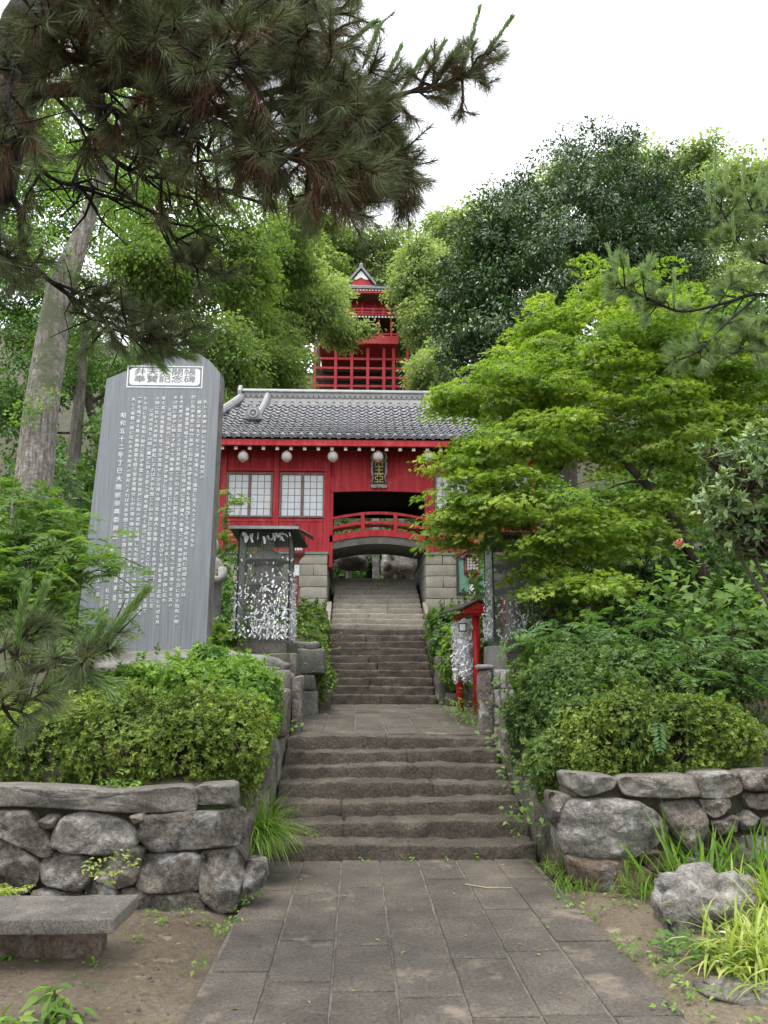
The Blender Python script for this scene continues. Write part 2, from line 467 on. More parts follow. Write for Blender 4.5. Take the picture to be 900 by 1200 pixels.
def hgt(x, y):
    if y > 25.5:
        z = lerp_tab(y, LEFT)
        if x > 6: z += .22 * min(x - 6, 30)
        if x < -6: z += .16 * min(-6 - x, 30)
        return z
    if xl(y) < x < xr(y):
        if 5.5 < y <= 7.3: return -.06
        return lerp_tab(y, STAIR) - (.32 if 7.3 < y < 9.8 or 15 < y < 23 else .05 if y >= 9.5 else 0)
    if x <= xl(y):
        z = lerp_tab(y, LEFT)
        if x < -6 and y > 6.2: z += .16 * min(-6 - x, 30) * min(1, (y - 6.2) / 6)
        return z
    z = lerp_tab(y, RIGHT)
    if x > 4 and y > 6.7: z += .22 * min(x - 4, 30) * min(1, (y - 6.7) / 6)
    return z

def build_ground():
    xs = sorted(set([-400, -200, -100, -60, -40, -25, -15] + [round(-10 + .5 * i, 3) for i in range(10)] + [round(-5 + .12 * i, 3) for i in range(92)] +
                    [round(6.2 + .6 * i, 3) for i in range(12)] + [15, 25, 40, 60, 100, 200, 400]))
    ys = sorted(set([-300, -100, -40, -15, -6] + [round(-3 + .5 * i, 3) for i in range(12)] + [round(3 + .1 * i, 3) for i in range(75)] +
                    [round(10.5 + .25 * i, 3) for i in range(62)] + [round(26 + 1.5 * i, 3) for i in range(34)] + [80, 95, 120, 200, 400, 700]))
    V, F, mi = [], [], []
    for y in ys:
        for x in xs:
            z = hgt(x, y)
            if y < 6.1 and abs(x) < 12:
                z += .018 * fbm((x, y, 0), .9, 3)
                if -.95 < x < 1.7: z -= .03
            elif y > 6.2 and abs(x) < 30 and not (xl(y) < x < xr(y)):
                z += .06 * fbm((x, y, 3), .8, 3)
            V.append((x, y, z))
    nx = len(xs)
    for j in range(len(ys) - 1):
        for i in range(nx - 1):
            F.append((j * nx + i, j * nx + i + 1, (j + 1) * nx + i + 1, (j + 1) * nx + i))
            mi.append(0 if ys[j] < (6.1 if xs[i] < 0 else 6.55) else 1)
    me = bpy.data.meshes.new('ground')
    me.from_pydata(V, [], F)
    me.materials.append(MATS['dirt']); me.materials.append(MATS['soil'])
    me.polygons.foreach_set('material_index', mi)
    me.polygons.foreach_set('use_smooth', [True] * len(F))
    me.update()
    return tag(link('ground', me), 'bare trodden earth with sparse weeds rising to a wooded slope', kind='structure')
build_ground()

# ================================================================== rough stone shapes
def axis_cuts(a, b, r, cell):
    n = max(1, int(round((b - a - 2 * r) / cell)))
    return [a, a + r * .35] + [a + r + (b - a - 2 * r) * i / n for i in range(n + 1)] + [b - r * .35, b]

def rough_block_mesh(name, lo, hi, cell=.12, r=.02, amp=.012, seed=0, nscale=5.0, sag=None):
    lo, hi = Vector(lo), Vector(hi)
    r = min(r, .45 * min(hi[i] - lo[i] for i in range(3)))
    cx = [axis_cuts(lo[i], hi[i], r, cell) for i in range(3)]
    idx, V, F = {}, [], []
    so = Vector((seed * 7.13, seed * 3.7, seed * 1.9))
    def vert(i, j, k):
        key = (i, j, k)
        if key in idx: return idx[key]
        p = Vector((cx[0][i], cx[1][j], cx[2][k]))
        q = Vector([min(max(p[a], lo[a] + r), hi[a] - r) for a in range(3)])
        d = p - q
        n = d.normalized() if d.length > 1e-7 else Vector((0, 0, 1))
        p2 = q + n * r + n * amp * (fbm((p + so), nscale, 3))
        if sag: p2.z += sag(p2)
        idx[key] = len(V); V.append(tuple(p2))
        return idx[key]
    nx, ny, nz = (len(c) - 1 for c in cx)
    for i in range(nx):
        for j in range(ny):
            F.append((vert(i, j, 0), vert(i, j + 1, 0), vert(i + 1, j + 1, 0), vert(i + 1, j, 0)))
            F.append((vert(i, j, nz), vert(i + 1, j, nz), vert(i + 1, j + 1, nz), vert(i, j + 1, nz)))
    for i in range(nx):
        for k in range(nz):
            F.append((vert(i, 0, k), vert(i + 1, 0, k), vert(i + 1, 0, k + 1), vert(i, 0, k + 1)))
            F.append((vert(i, ny, k), vert(i, ny, k + 1), vert(i + 1, ny, k + 1), vert(i + 1, ny, k)))
    for j in range(ny):
        for k in range(nz):
            F.append((vert(0, j, k), vert(0, j, k + 1), vert(0, j + 1, k + 1), vert(0, j + 1, k)))
            F.append((vert(nx, j, k), vert(nx, j + 1, k), vert(nx, j + 1, k + 1), vert(nx, j, k + 1)))
    me = bpy.data.meshes.new(name)
    me.from_pydata(V, [], F)
    me.polygons.foreach_set('use_smooth', [True] * len(F))
    me.update()
    return me

def rblock(name, lo, hi, mat, parent=None, **kw):
    return link(name, rough_block_mesh(name, lo, hi, **kw), mat, parent)

def chaikin(poly, n=2, w=.78):
    for _ in range(n):
        out = []
        for a, b in zip(poly, poly[1:] + poly[:1]):
            out += [(a[0] * w + b[0] * (1 - w), a[1] * w + b[1] * (1 - w)), (a[0] * (1 - w) + b[0] * w, a[1] * (1 - w) + b[1] * w)]
        poly = out
    return poly

def resample(poly, n):
    P = [Vector((p[0], p[1])) for p in poly]
    seg = [(P[(i + 1) % len(P)] - P[i]).length for i in range(len(P))]
    tot = sum(seg)
    out = []
    i, acc = 0, 0.0
    for k in range(n):
        t = tot * k / n
        while acc + seg[i] < t:
            acc += seg[i]; i += 1
        q = P[i].lerp(P[(i + 1) % len(P)], (t - acc) / max(seg[i], 1e-9))
        out.append((q.x, q.y))
    return out

def crag(p, o=4):
    return mnoise.ridged_multi_fractal(p, .9, 2.1, o, 1.0, 2.0, noise_basis='PERLIN_ORIGINAL') * .5 - .55

def stone_mesh(name, poly, y0, bulge=.09, back=.28, seed=0, amp=.03, shrink=-.035):
    """a fieldstone with the outline poly (x, z) standing in the plane y0, split faces towards -Y"""
    poly = resample(chaikin([tuple(p) for p in poly], 1, .88), 52)
    m = len(poly)
    cx = sum(p[0] for p in poly) / m; cz = sum(p[1] for p in poly) / m
    so = Vector((seed * 5.1, seed * 2.3, seed * 8.7))
    q = []
    for (x, z) in poly:
        j = 1 - shrink + .05 * fbm(Vector((x, 0, z)) + so, 9, 3)
        q.append((cx + (x - cx) * j, cz + (z - cz) * j))
    poly = q
    rings = [.1, .22, .34, .46, .57, .67, .76, .84, .90, .95, .985, 1.0]
    # a few broad split planes
    rr = random.Random(seed)
    planes = [(rr.uniform(-1.1, 1.1), rr.uniform(-1.1, 1.1), rr.uniform(.6, 1.1)) for _ in range(6)]
    V, F = [], []
    size = max(max(p[0] for p in poly) - min(p[0] for p in poly), .1)
    def front(X, Z, r):
        u, w = (X - cx) / size, (Z - cz) / size
        d = min(bulge * c + (a * u + b * w) * bulge * 1.6 for (a, b, c) in planes)
        d = d * (1 - r ** 12) ** .5 if r < 1 else 0
        p = Vector((X, 0, Z)) + so
        d += amp * (1.1 * fbm(p, 5, 5) + .8 * crag(p * 5.5)) * min(1, (1 - r) * 6 + .12)
        return y0 - d
    V.append((cx, front(cx, cz, 0), cz))
    for r in rings:
        for (x, z) in poly:
            X, Z = cx + (x - cx) * r, cz + (z - cz) * r
            V.append((X, front(X, Z, r), Z))
    for (x, z) in poly:
        V.append((cx + (x - cx) * .95, y0 + back, cz + (z - cz) * .95))
    for i in range(m):
        F.append((0, 1 + i, 1 + (i + 1) % m))
    for k in range(len(rings)):
        a, b = 1 + k * m, 1 + (k + 1) * m
        for i in range(m):
            F.append((a + i, b + i, b + (i + 1) % m, a + (i + 1) % m))
    me = bpy.data.meshes.new(name)
    me.from_pydata(V, [], F)
    me.polygons.foreach_set('use_smooth', [True] * len(F))
    me.update()
    if me.polygons[0].normal.y > 0: me.flip_normals()
    return me

def boulder_mesh(name, c, s, seed=0, amp=.25, n=18, ns=1.6, flat=.0, ridge=.0, rough=0.0):
    V, F = [], []
    so = Vector((seed * 3.3, seed * 7.7, seed * 1.3))
    rows = n // 2 + 1
    for j in range(rows + 1):
        t = math.pi * j / rows
        for i in range(n):
            a = 2 * math.pi * i / n
            d = Vector((math.sin(t) * math.cos(a), math.sin(t) * math.sin(a), math.cos(t)))
            d2 = Vector([math.copysign(abs(q) ** .75, q) for q in d])
            k = 1 + amp * fbm(d * 1.0 + so, ns, 4) + ridge * abs(fbm(d + so * 2, ns * 3, 3))
            if rough: k += rough * crag(d * 1.3 + so)
            p = Vector((d2.x * s[0], d2.y * s[1], d2.z * s[2])) * k
            if flat: p.z = max(p.z, -flat * s[2])
            V.append((c[0] + p.x, c[1] + p.y, c[2] + p.z))
    for j in range(rows):
        for i in range(n):
            F.append((j * n + i, (j + 1) * n + i, (j + 1) * n + (i + 1) % n, j * n + (i + 1) % n))
    me = bpy.data.meshes.new(name)
    me.from_pydata(V, [], F)
    me.polygons.foreach_set('use_smooth', [True] * len(F))
    me.update()
    return me

# ================================================================== path of stone slabs
path = tag(boxo('path', -.79, 1.55, -4.0, 7.46, -.12, -.0105, 'joint'), 'dark worn stone slab path leading up to the lowest steps', kind='structure')
cols = np.array([-.78, -.455, -.115, .215, .545, .88, 1.21, 1.54])
k = 0
for c in range(7):
    y = -4.0 + random.uniform(-.5, 0)
    while y < 7.42:
        L = random.uniform(.62, 1.15)
        y1 = min(y + L, 7.44)
        if 7.44 - y1 < .3: y1 = 7.44
        g = random.uniform(.005, .010)
        dz = random.uniform(-.003, .003)
        x0, x1 = cols[c] + g, cols[c + 1] - g
        if c == 0: x0 += random.uniform(-.03, .02)
        if c == 6: x1 += random.uniform(-.02, .03)
        me = rough_block_mesh('paving_slab', (x0, max(y, -4.0) + g, -.1), (x1, y1 - g, .0 + dz), cell=.1, r=.007, amp=.006, seed=k, nscale=5)
        link('paving_slab', me, 'paving', path)
        k += 1
        y = y1

# ================================================================== the three flights
def flight(name, label, y0, z0, n, tread, rise, x0, x1, mat, nb, taper=0.0, seed=1, r=.02, amp=.024):
    root = empty(name, ((x0 + x1) / 2, y0, z0), kind='structure')
    root['label'] = label
    for i in range(n):
        ya, zt = y0 + i * tread, z0 + (i + 1) * rise
        a, b = x0 - taper * i, x1 + taper * i
        cuts = [a] + sorted(a + (b - a) * ((q + random.uniform(-.5, .5)) / nb) for q in range(1, nb)) + [b]
        ph = random.uniform(0, 6)
        for q in range(nb):
            jit = random.uniform(-.008, .008)
            bow = lambda p, ph=ph: .012 * math.sin(p.x * 2.1 + ph)
            me = rough_block_mesh('step_block', (cuts[q] + .0012, ya + jit, zt - rise - .16), (cuts[q + 1] - .0012, ya + tread + .07, zt + random.uniform(-.003, .003)),
                                  cell=.06, r=r, amp=amp, seed=seed * 100 + i * 9, nscale=9, sag=bow)
            link('step_block', me, mat, root)
    return root
flight('lower_stairs', 'wide flight of seven worn dark stone steps above the slab path', 7.4, 0, 7, .35, .127, -.78, 1.60, 'step', 2, seed=1)
flight('middle_stairs', 'narrow flight of ten worn dark stone steps beyond the landing', 15.0, 1.09, 10, .33, .154, -.62, 1.48, 'step', 2, seed=2)
flight('upper_stairs', 'pale stone flight rising between the gate foundations', 18.62, 2.63, 11, .35, .15, -.60, 1.62, 'pale_step', 2, seed=3, r=.02, amp=.012)

landing = empty('landing', (.4, 12, .9), kind='structure')
landing['label'] = 'sloping slab landing between the lower and the middle steps'
def land_z(y): return .885 + (y - 9.5) * .2 / 5.5
MB().add([(-.86, 9.96, land_z(9.96) - .014), (2.2, 9.96, land_z(9.96) - .014), (2.2, 15.1, land_z(15.1) - .012), (-.86, 15.1, land_z(15.1) - .012)], [(0, 1, 2, 3)]).build('bed', 'joint', landing)
for c in range(6):
    y = 9.93
    xa, xb = -.80 + c * .395, -.80 + (c + 1) * .395
    while y < 15.0:
        y1 = min(15.02, y + random.uniform(.7, 1.25))
        if 15.02 - y1 < .35: y1 = 15.02
        o = random.uniform(-.006, .004)
        me = rough_block_mesh('paving_slab', (xa + .007, y + .007, -.09), (xb - .007, y1 - .007, o), cell=.16, r=.014, amp=.008, seed=k, nscale=4,
                              sag=lambda p: land_z(p.y))
        link('paving_slab', me, 'paving', landing)
        k += 1
        y = y1
rblock('threshold_slab', (-.58, 22.45, 4.0), (1.6, 25.6, 4.275), 'paving', None, cell=.4, r=.02)['kind'] = 'structure'

# ================================================================== retaining walls of fieldstone
def px_poly(pts, ox, oy, s, Y):
    out = []
    for (x, y) in pts:
        p = PY(ox + x / s, oy + y / s, Y)
        out.append((p.x, p.z))
    return out

LW_Y = 5.98
lw = empty('retaining_wall', (-1.8, LW_Y, 0), 'low retaining wall of large dark fieldstones behind the slab bench', 'wall', kind='thing')
boxo('earth_core', -4.3, -.93, LW_Y + .06, LW_Y + .3, -.1, .70, 'soil', lw)
L_ST = [
    ([(-60, 150), (10, 150), (120, 152), (330, 166), (562, 152), (568, 205), (560, 224), (420, 232), (250, 222), (100, 212), (-60, 212)], 'dressed'),
    ([(569, 152), (690, 143), (692, 206), (571, 208)], 'dressed'),
    ([(-90, 225), (0, 225), (90, 222), (120, 270), (158, 345), (128, 365), (60, 330), (-40, 280)], 'rock'),
    ([(153, 295), (180, 245), (240, 225), (330, 240), (400, 278), (406, 315), (382, 342), (300, 352), (200, 350), (148, 328)], 'rock_pale'),
    ([(112, 255), (145, 233), (178, 238), (165, 272), (130, 282)], 'rock'),
    ([(378, 238), (426, 228), (426, 252), (395, 262)], 'rock'),
    ([(412, 240), (560, 228), (716, 222), (712, 262), (697, 326), (560, 337), (440, 346), (408, 297)], 'rock'),
    ([(-80, 300), (0, 295), (40, 320), (112, 377), (107, 430), (72, 472), (-40, 450)], 'rock'),
    ([(114, 388), (140, 352), (220, 352), (272, 376), (274, 430), (232, 462), (128, 437)], 'rock'),
    ([(275, 400), (312, 350), (400, 326), (432, 332), (420, 356), (402, 442), (332, 452), (282, 424)], 'rock'),
    ([(405, 357), (560, 345), (587, 360), (582, 452), (542, 467), (398, 458)], 'rock'),
    ([(585, 352), (690, 335), (720, 372), (712, 422), (692, 517), (642, 527), (590, 482), (580, 422)], 'rock'),
    ([(440, 466), (590, 465), (602, 522), (500, 545), (440, 520)], 'rock'),
    ([(250, 437), (310, 430), (347, 462), (342, 540), (250, 540)], 'rock'),
    ([(350, 457), (420, 450), (442, 482), (432, 550), (350, 550)], 'rock'),
    ([(90, 462), (150, 452), (247, 467), (247, 545), (100, 545)], 'rock'),
    ([(-60, 455), (62, 477), (92, 500), (92, 550), (-60, 550)], 'rock'),
    ([(716, 372), (776, 376), (778, 442), (712, 477)], 'rock'),
]
for i, (poly, m) in enumerate(L_ST):
    q = px_poly(poly, 0, 860, 2.5, LW_Y)
    link('stone', stone_mesh('stone', q, LW_Y, bulge=.10, back=.2, seed=i + 1, amp=.04), m, lw)
for i, (x0, x1, z0, z1) in enumerate([(-4.2, -3.55, .02, .4), (-3.55, -2.95, .0, .36), (-4.15, -3.3, .4, .78), (-3.3, -2.98, .36, .6), (-4.2, -2.75, .66, .80)]):
    q = [(x0, z0), ((x0 + x1) / 2, z0 - .02), (x1, z0 + .03), (x1 - .02, z1 - .04), ((x0 + x1) / 2, z1), (x0 + .03, z1 - .02)]
    link('stone', stone_mesh('stone', q, LW_Y, bulge=.1, back=.2, seed=i + 40, amp=.03), 'rock', lw)

RW_Y = 6.42
rw = empty('retaining_wall', (3, RW_Y, 0), 'low retaining wall with one huge pale boulder, beside the grassy clump', 'wall', kind='thing')
boxo('earth_core', 1.78, 5.2, RW_Y + .08, RW_Y + .3, -.1, .72, 'soil', rw)
R_ST = [
    ([(65, 85), (260, 100), (287, 120), (272, 152), (150, 187), (75, 152)], 'dressed', .1),
    ([(289, 105), (590, 95), (622, 182), (500, 192), (318, 182)], 'dressed', .1),
    ([(595, 90), (772, 80), (802, 162), (720, 197), (622, 187)], 'rock', .1),
    ([(777, 85), (960, 72), (960, 162), (810, 162)], 'rock', .1),
    ([(40, 222), (110, 198), (240, 192), (360, 203), (445, 245), (494, 322), (432, 394), (330, 434), (200, 434), (70, 412), (50, 330)], 'rock_pale', .2),
    ([(12, 168), (90, 178), (104, 200), (46, 217), (50, 322), (22, 292)], 'rock', .1),
    ([(458, 213), (600, 200), (654, 260), (664, 402), (610, 424), (558, 382), (502, 312)], 'rock', .12),
    ([(628, 200), (742, 193), (754, 222), (682, 274), (640, 242)], 'rock', .1),
    ([(798, 178), (960, 168), (960, 240), (830, 238)], 'rock', .1),
    ([(766, 272), (820, 238), (864, 270), (852, 324), (778, 314)], 'rock', .12),
    ([(76, 420), (200, 436), (330, 440), (434, 492), (424, 562), (310, 600), (180, 580), (106, 522)], 'rock_brown', .2),
    ([(378, 432), (430, 398), (522, 420), (544, 482), (432, 492)], 'rock_brown', .12),
    ([(668, 290), (762, 252), (767, 322), (702, 344)], 'rock', .1),
    ([(540, 432), (620, 430), (702, 442), (702, 560), (560, 560)], 'rock', .1),
    ([(708, 352), (850, 342), (960, 362), (960, 560), (720, 560)], 'rock', .1),
    ([(868, 270), (960, 244), (960, 340), (862, 330)], 'rock', .1),
]
for i, (poly, m, bl) in enumerate(R_ST):
    q = px_poly(poly, 640, 880, 3.4615, RW_Y)
    link('stone', stone_mesh('stone', q, RW_Y, bulge=bl, back=.2, seed=i + 80, amp=.05), m, rw)

# stone edging that climbs beside the steps
lf = empty('edging_wall', (-.85, 9, .5), 'stacked grey stone blocks edging the steps below the stele', 'wall', kind='thing')
for i, (lo, hi, m) in enumerate([
        ((-1.04, 6.3, -.02), (-.80, 7.5, .52), 'rock'), ((-1.04, 7.5, .0), (-.80, 8.55, .80), 'rock'),
        ((-1.02, 8.55, .3), (-.80, 8.95, .95), 'dressed'), ((-1.06, 8.62, .96), (-.74, 9.3, 1.42), 'rock'),
        ((-1.04, 8.98, .6), (-.81, 9.6, .955), 'dressed'), ((-1.02, 9.61, .6), (-.80, 10.1, 1.64), 'dressed'),
        ((-.80, 9.95, .82), (-.66, 10.25, 1.58), 'rock'), ((-1.08, 10.12, .8), (-.82, 11.2, 1.60), 'dressed'),
        ((-1.05, 11.25, .85), (-.83, 12.4, 1.45), 'rock'),
        ((-.98, 12.6, .95), (-.60, 13.1, 1.36), 'old_stone'), ((-.93, 12.62, 1.365), (-.64, 13.1, 1.60), 'old_stone'),
        ((-.99, 12.6, 1.62), (-.50, 13.2, 1.99), 'old_stone'), ((-1.0, 12.7, 1.995), (-.62, 13.2, 2.12), 'old_stone'),
        ((-.70, 13.6, 1.0), (-.42, 13.95, 1.36), 'dressed'), ((-.95, 13.96, 1.0), (-.66, 15.2, 1.75), 'rock'),
        ((-.96, 15.22, 1.2), (-.665, 16.9, 2.2), 'dressed'), ((-.96, 16.92, 1.8), (-.665, 18.5, 2.85), 'dressed')]):
    rblock('stone_block', lo, hi, m, lf, cell=.12, r=.035, amp=.04, seed=i + 20, nscale=4)
rf = empty('edging_wall', (1.75, 9, .5), 'mossy rough stone edging beside the steps under the clipped hedge', 'wall', kind='thing')
for i, (lo, hi, m) in enumerate([
        ((1.63, 6.75, -.05), (1.86, 7.6, .46), 'rock'), ((1.63, 7.62, 0), (1.84, 8.6, .72), 'dressed'), ((1.63, 8.62, .3), (1.86, 9.62, .98), 'rock'),
        ((1.53, 14.9, 1.0), (1.78, 16.2, 1.95), 'rock'), ((1.53, 16.22, 1.5), (1.80, 17.4, 2.35), 'dressed'), ((1.53, 17.42, 2.0), (1.78, 18.6, 2.85), 'rock'),
        ((1.86, 14.45, 1.05), (2.25, 14.85, 1.55), 'rock_brown'), ((1.62, 14.55, 1.05), (1.84, 14.8, 1.3), 'dressed')]):
    rblock('stone_block', lo, hi, m, rf, cell=.12, r=.04, amp=.045, seed=i + 60, nscale=4)
# dark rubble at the far end of the clipped hedge
rb = empty('rubble_wall', PY(885, 890, 7.6), 'low heap of dark rubble stones at the end of the clipped hedge', 'wall', kind='thing')
for i, (px, py, sx, sz) in enumerate([(875, 868, .12, .07), (893, 862, .11, .07), (878, 885, .10, .065), (898, 882, .11, .08), (884, 902, .13, .08), (906, 900, .12, .09), (912, 868, .12, .08), (870, 903, .1, .07)]):
    p = PY(px, py, 7.55)
    link('stone', boulder_mesh('stone', (p.x, p.y, p.z - .02), (sx, .14, sz), seed=i + 3, amp=.5, n=14), 'rock', rb)

# ================================================================== stone things of the forecourt
bench = empty('stone_bench', (-2.2, 4.9, 0), 'low stone slab bench on a block plinth before the fieldstone wall', 'bench')
rblock('slab', (-3.0, 4.72, .195), (-1.30, 5.22, .275), 'bench_stone', bench, cell=.12, r=.012, amp=.008, seed=5, nscale=9)
rblock('plinth', (-2.85, 4.98, -.04), (-1.46, 5.16, .192), 'rock_brown', bench, cell=.12, r=.02, amp=.02, seed=6, nscale=6)

b1 = PY(828, 1056, 5.45)
tag(link('boulder', boulder_mesh('boulder', (b1.x, 5.5, .13), (.28, .22, .18), seed=12, amp=.45, n=64, ns=1.2, rough=.28), 'rock_pale'),
    'jagged pale grey boulder on bare earth beside the yellow striped grass', 'boulder')
b2 = PZ(868, 1158, .01)
tag(link('flat_stone', boulder_mesh('flat_stone', (b2.x + .05, b2.y, .0), (.25, .16, .035), seed=5, amp=.3, n=20), 'dressed'),
    'flat dark stone set in the earth under the striped grass', 'stone')

# ================================================================== lettering
def glyph_mesh(name, body, size, line=1.0, res=2, depthv=0.0, align='CENTER', bold=0.0):
    cu = bpy.data.curves.new(name, 'FONT')
    cu.body = body
    cu.size = size
    cu.space_line = line
    cu.align_x = align
    cu.resolution_u = res
    cu.extrude = depthv
    cu.offset = bold
    ob = bpy.data.objects.new(name, cu)
    COL.objects.link(ob)
    bpy.context.view_layer.update()
    me = bpy.data.meshes.new_from_object(ob.evaluated_get(bpy.context.evaluated_depsgraph_get()))
    bpy.data.objects.remove(ob)
    bpy.data.curves.remove(cu)
    me.name = name
    me.materials.clear()
    import bmesh
    bm = bmesh.new(); bm.from_mesh(me)              # drop any stray sliver a glyph outline throws out
    bad = [f for f in bm.faces if any(e.calc_length() > 1.25 * size for e in f.edges)]
    bmesh.ops.delete(bm, geom=bad, context='FACES')
    bm.to_mesh(me); bm.free()
    return me

def upright_text(name, body, size, loc, mat, parent, line=1.0, sx=1.0, rz=0.0, res=2, ext=.002):
    me = glyph_mesh(name, body, size, line, res, ext)
    return link(name, me, mat, parent, loc=loc, rot=(R(90), 0, rz), scale=(sx, 1, 1))

# ================================================================== gate building
GY = 20.0                     # front wall plane
GX0, GX1, GB0, GB1 = -3.50, 4.62, 4.66, 7.62
OX0, OX1 = -.72, 1.84         # passage
gate = empty('gate_building', (.56, GY, 4.6), 'red timber gate hall with tiled roof bridging the stone stairway', 'gate building')

# stone foundations: courses of ashlar, each block its own piece
def foundation(x0, x1, seed, label):
    root = empty('foundation', ((x0 + x1) / 2, GY, 2.6), kind=None)
    root.parent = gate
    root.matrix_parent_inverse = world_matrix(gate).inverted()
    boxo('core', x0 + .1, x1 - .1, GY - .05, 24.2, 2.0, GB0 - .06, 'grey_wood', root)
    z = 2.35
    c = 0
    while z < GB0 - .12:
        h = .285
        cuts = [x0]
        t = x0 + (.45 if c % 2 else .85)
        while t < x1 - .3:
            cuts.append(t + random.uniform(-.06, .06)); t += random.uniform(.75, .95)
        cuts.append(x1)
        for a, b in zip(cuts, cuts[1:]):
            rblock('ashlar_block', (a + .006, GY - .17, z + .006), (b - .006, GY + .2, min(z + h, GB0 - .065) - .004), 'ashlar', root, cell=.22, r=.012, amp=.009, seed=seed + c, nscale=5)
        # cheek towards the stairs
        for ya in np.arange(GY + .21, 24.0, .95):
            xs = (x1 - .22, x1) if x1 < .5 else (x0, x0 + .22)
            rblock('ashlar_block', (xs[0], ya, z + .006), (xs[1], ya + .93, min(z + h, GB0 - .065) - .004), 'ashlar', root, cell=.3, r=.012, amp=.009, seed=seed + c + 50, nscale=5)
        z += h
        c += 1
    boxo('sill_flashing', x0 - .02, x1 + .02, GY - .2, 24.25, GB0 - .062, GB0 - .003, 'copper_green', root)
foundation(-4.6, -.74, 200, '')
foundation(1.72, 5.8, 300, '')
# sloped pale copings beside the upper flight
for (xa, xb) in ((-.74, -.615), (1.635, 1.74)):
    MB().prism([(18.55, 2.45), (19.85, 2.45), (19.85, 3.42), (18.55, 2.86)], 'x', xa, xb).build('coping', 'pale_step', gate, bevel=.015)
# timber frame
def wall_boards(x0, x1, z0, z1, parent, w=.205, y=GY):
    n = max(1, int(round((x1 - x0) / w)))
    ww = (x1 - x0) / n
    me = MB().box(-ww / 2 + .003, ww / 2 - .003, -.018, .02, 0, z1 - z0).mesh('plank')
    me.materials.append(MATS['red'])
    for i in range(n):
        o = link('plank', me, None, parent, loc=(x0 + ww * (i + .5), y + random.uniform(-.004, .004), z0), world_verts=True)

fw = boxo('front_wall', GX0, OX0, GY + .03, GY + .14, GB0, GB1 + .14, 'red', gate)
fw2 = boxo('front_wall', OX1, GX1, GY + .03, GY + .14, GB0, GB1 + .14, 'red', gate)
fw3 = boxo('lintel_wall', OX0 - .001, OX1 + .001, GY + .032, GY + .13, 6.30, GB1 + .14, 'red', gate)
wall_boards(OX0 + .12, OX1 - .12, 6.62, 7.75, fw3)
beam = MB()
n = 16                                   # gently arched lintel
top = [(OX0 + (OX1 - OX0) * i / n, 6.62) for i in range(n + 1)]
bot = [(OX0 + (OX1 - OX0) * i / n, 6.235 + .035 * math.sin(math.pi * i / n)) for i in range(n + 1)]
beam.prism(top + bot[::-1], 'y', GY - .045, GY + .03).build('lintel', 'red', gate)
for x in (GX0 + .06, -2.085, OX0 - .06, OX1 + .06, 3.17, GX1 - .06):
    boxo('post', x - .075, x + .075, GY - .06, GY + .03, GB0, 7.75, 'red', gate, bevel=.008)
for (x0, x1) in ((GX0, OX0), (OX1, GX1)):
    boxo('rail', x0 + .13, x1 - .13, GY - .035, GY + .028, 5.46, 5.53, 'red', gate)
    boxo('rail', x0 + .13, x1 - .13, GY - .035, GY + .028, 6.79, 6.86, 'red', gate)
WX = [(-3.36, -2.17), (-2.0, -.83), (1.99, 3.08), (3.26, 4.48)]
for (x0, x1) in WX:
    par = fw if x0 < 0 else fw2
    wall_boards(x0, x1, GB0, 5.46, par)
    wall_boards(x0, x1, 6.86, 7.75, par)
# side and rear walls
boxo('side_wall', GX0, GX0 + .1, GY + .14, 24.1, GB0, GB1 + .14, 'red', gate)
boxo('side_wall', GX1 - .1, GX1, GY + .14, 24.1, GB0, GB1 + .14, 'red', gate)
boxo('passage_wall', OX0 - .1, OX0, GY + .14, 24.1, 4.3, GB1 + .1, 'dark_wood_and_shade', gate)
boxo('passage_wall', OX1, OX1 + .1, GY + .14, 24.1, 4.3, GB1 + .1, 'dark_wood_and_shade', gate)
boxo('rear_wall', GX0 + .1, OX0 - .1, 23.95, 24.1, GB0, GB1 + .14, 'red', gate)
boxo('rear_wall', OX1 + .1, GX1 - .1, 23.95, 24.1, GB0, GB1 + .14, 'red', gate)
boxo('rear_lintel', OX0 + .001, OX1 - .001, 23.96, 24.08, 6.38, GB1 + .1, 'dark_wood_and_shade', gate)
boxo('passage_ceiling', OX0, OX1, GY + .14, 24.0, 6.62, 6.70, 'dark_wood_and_shade', gate)
# shoji windows: frame, two sashes of 3 x 6 panes
def window(x0, x1, z0, z1, parent):
    f = MB()
    t = .05
    y0, y1 = GY - .05, GY + .028
    f.box(x0, x1, y0, y1, z0, z0 + t).box(x0, x1, y0, y1, z1 - t, z1)
    f.box(x0, x0 + t, y0 + .001, y1, z0 + t, z1 - t).box(x1 - t, x1, y0 + .001, y1, z0 + t, z1 - t)
    xm = (x0 + x1) / 2
    f.box(xm - .03, xm + .03, y0 + .01, y1, z0 + t, z1 - t)
    w = f.build('window', 'sash_wood', parent)
    for (a, b) in ((x0 + t, xm - .03), (xm + .03, x1 - t)):
        pw, ph = (b - a) / 3, (z1 - z0 - 2 * t) / 6
        me = MB().box(-pw / 2 + .009, pw / 2 - .009, -.004, .006, -ph / 2 + .008, ph / 2 - .008).mesh('pane')
        me.materials.append(MATS['shoji'])
        boxo('muntin', a, b, GY + .0, GY + .02, z0 + t, z1 - t, 'sash_wood', w)
        for i in range(3):
            for j in range(6):
                link('pane', me, None, w, loc=(a + pw * (i + .5), GY - .004, z0 + t + ph * (j + .5)), world_verts=True)
for (x0, x1) in WX:
    window(x0, x1, 5.56, 6.74, gate)
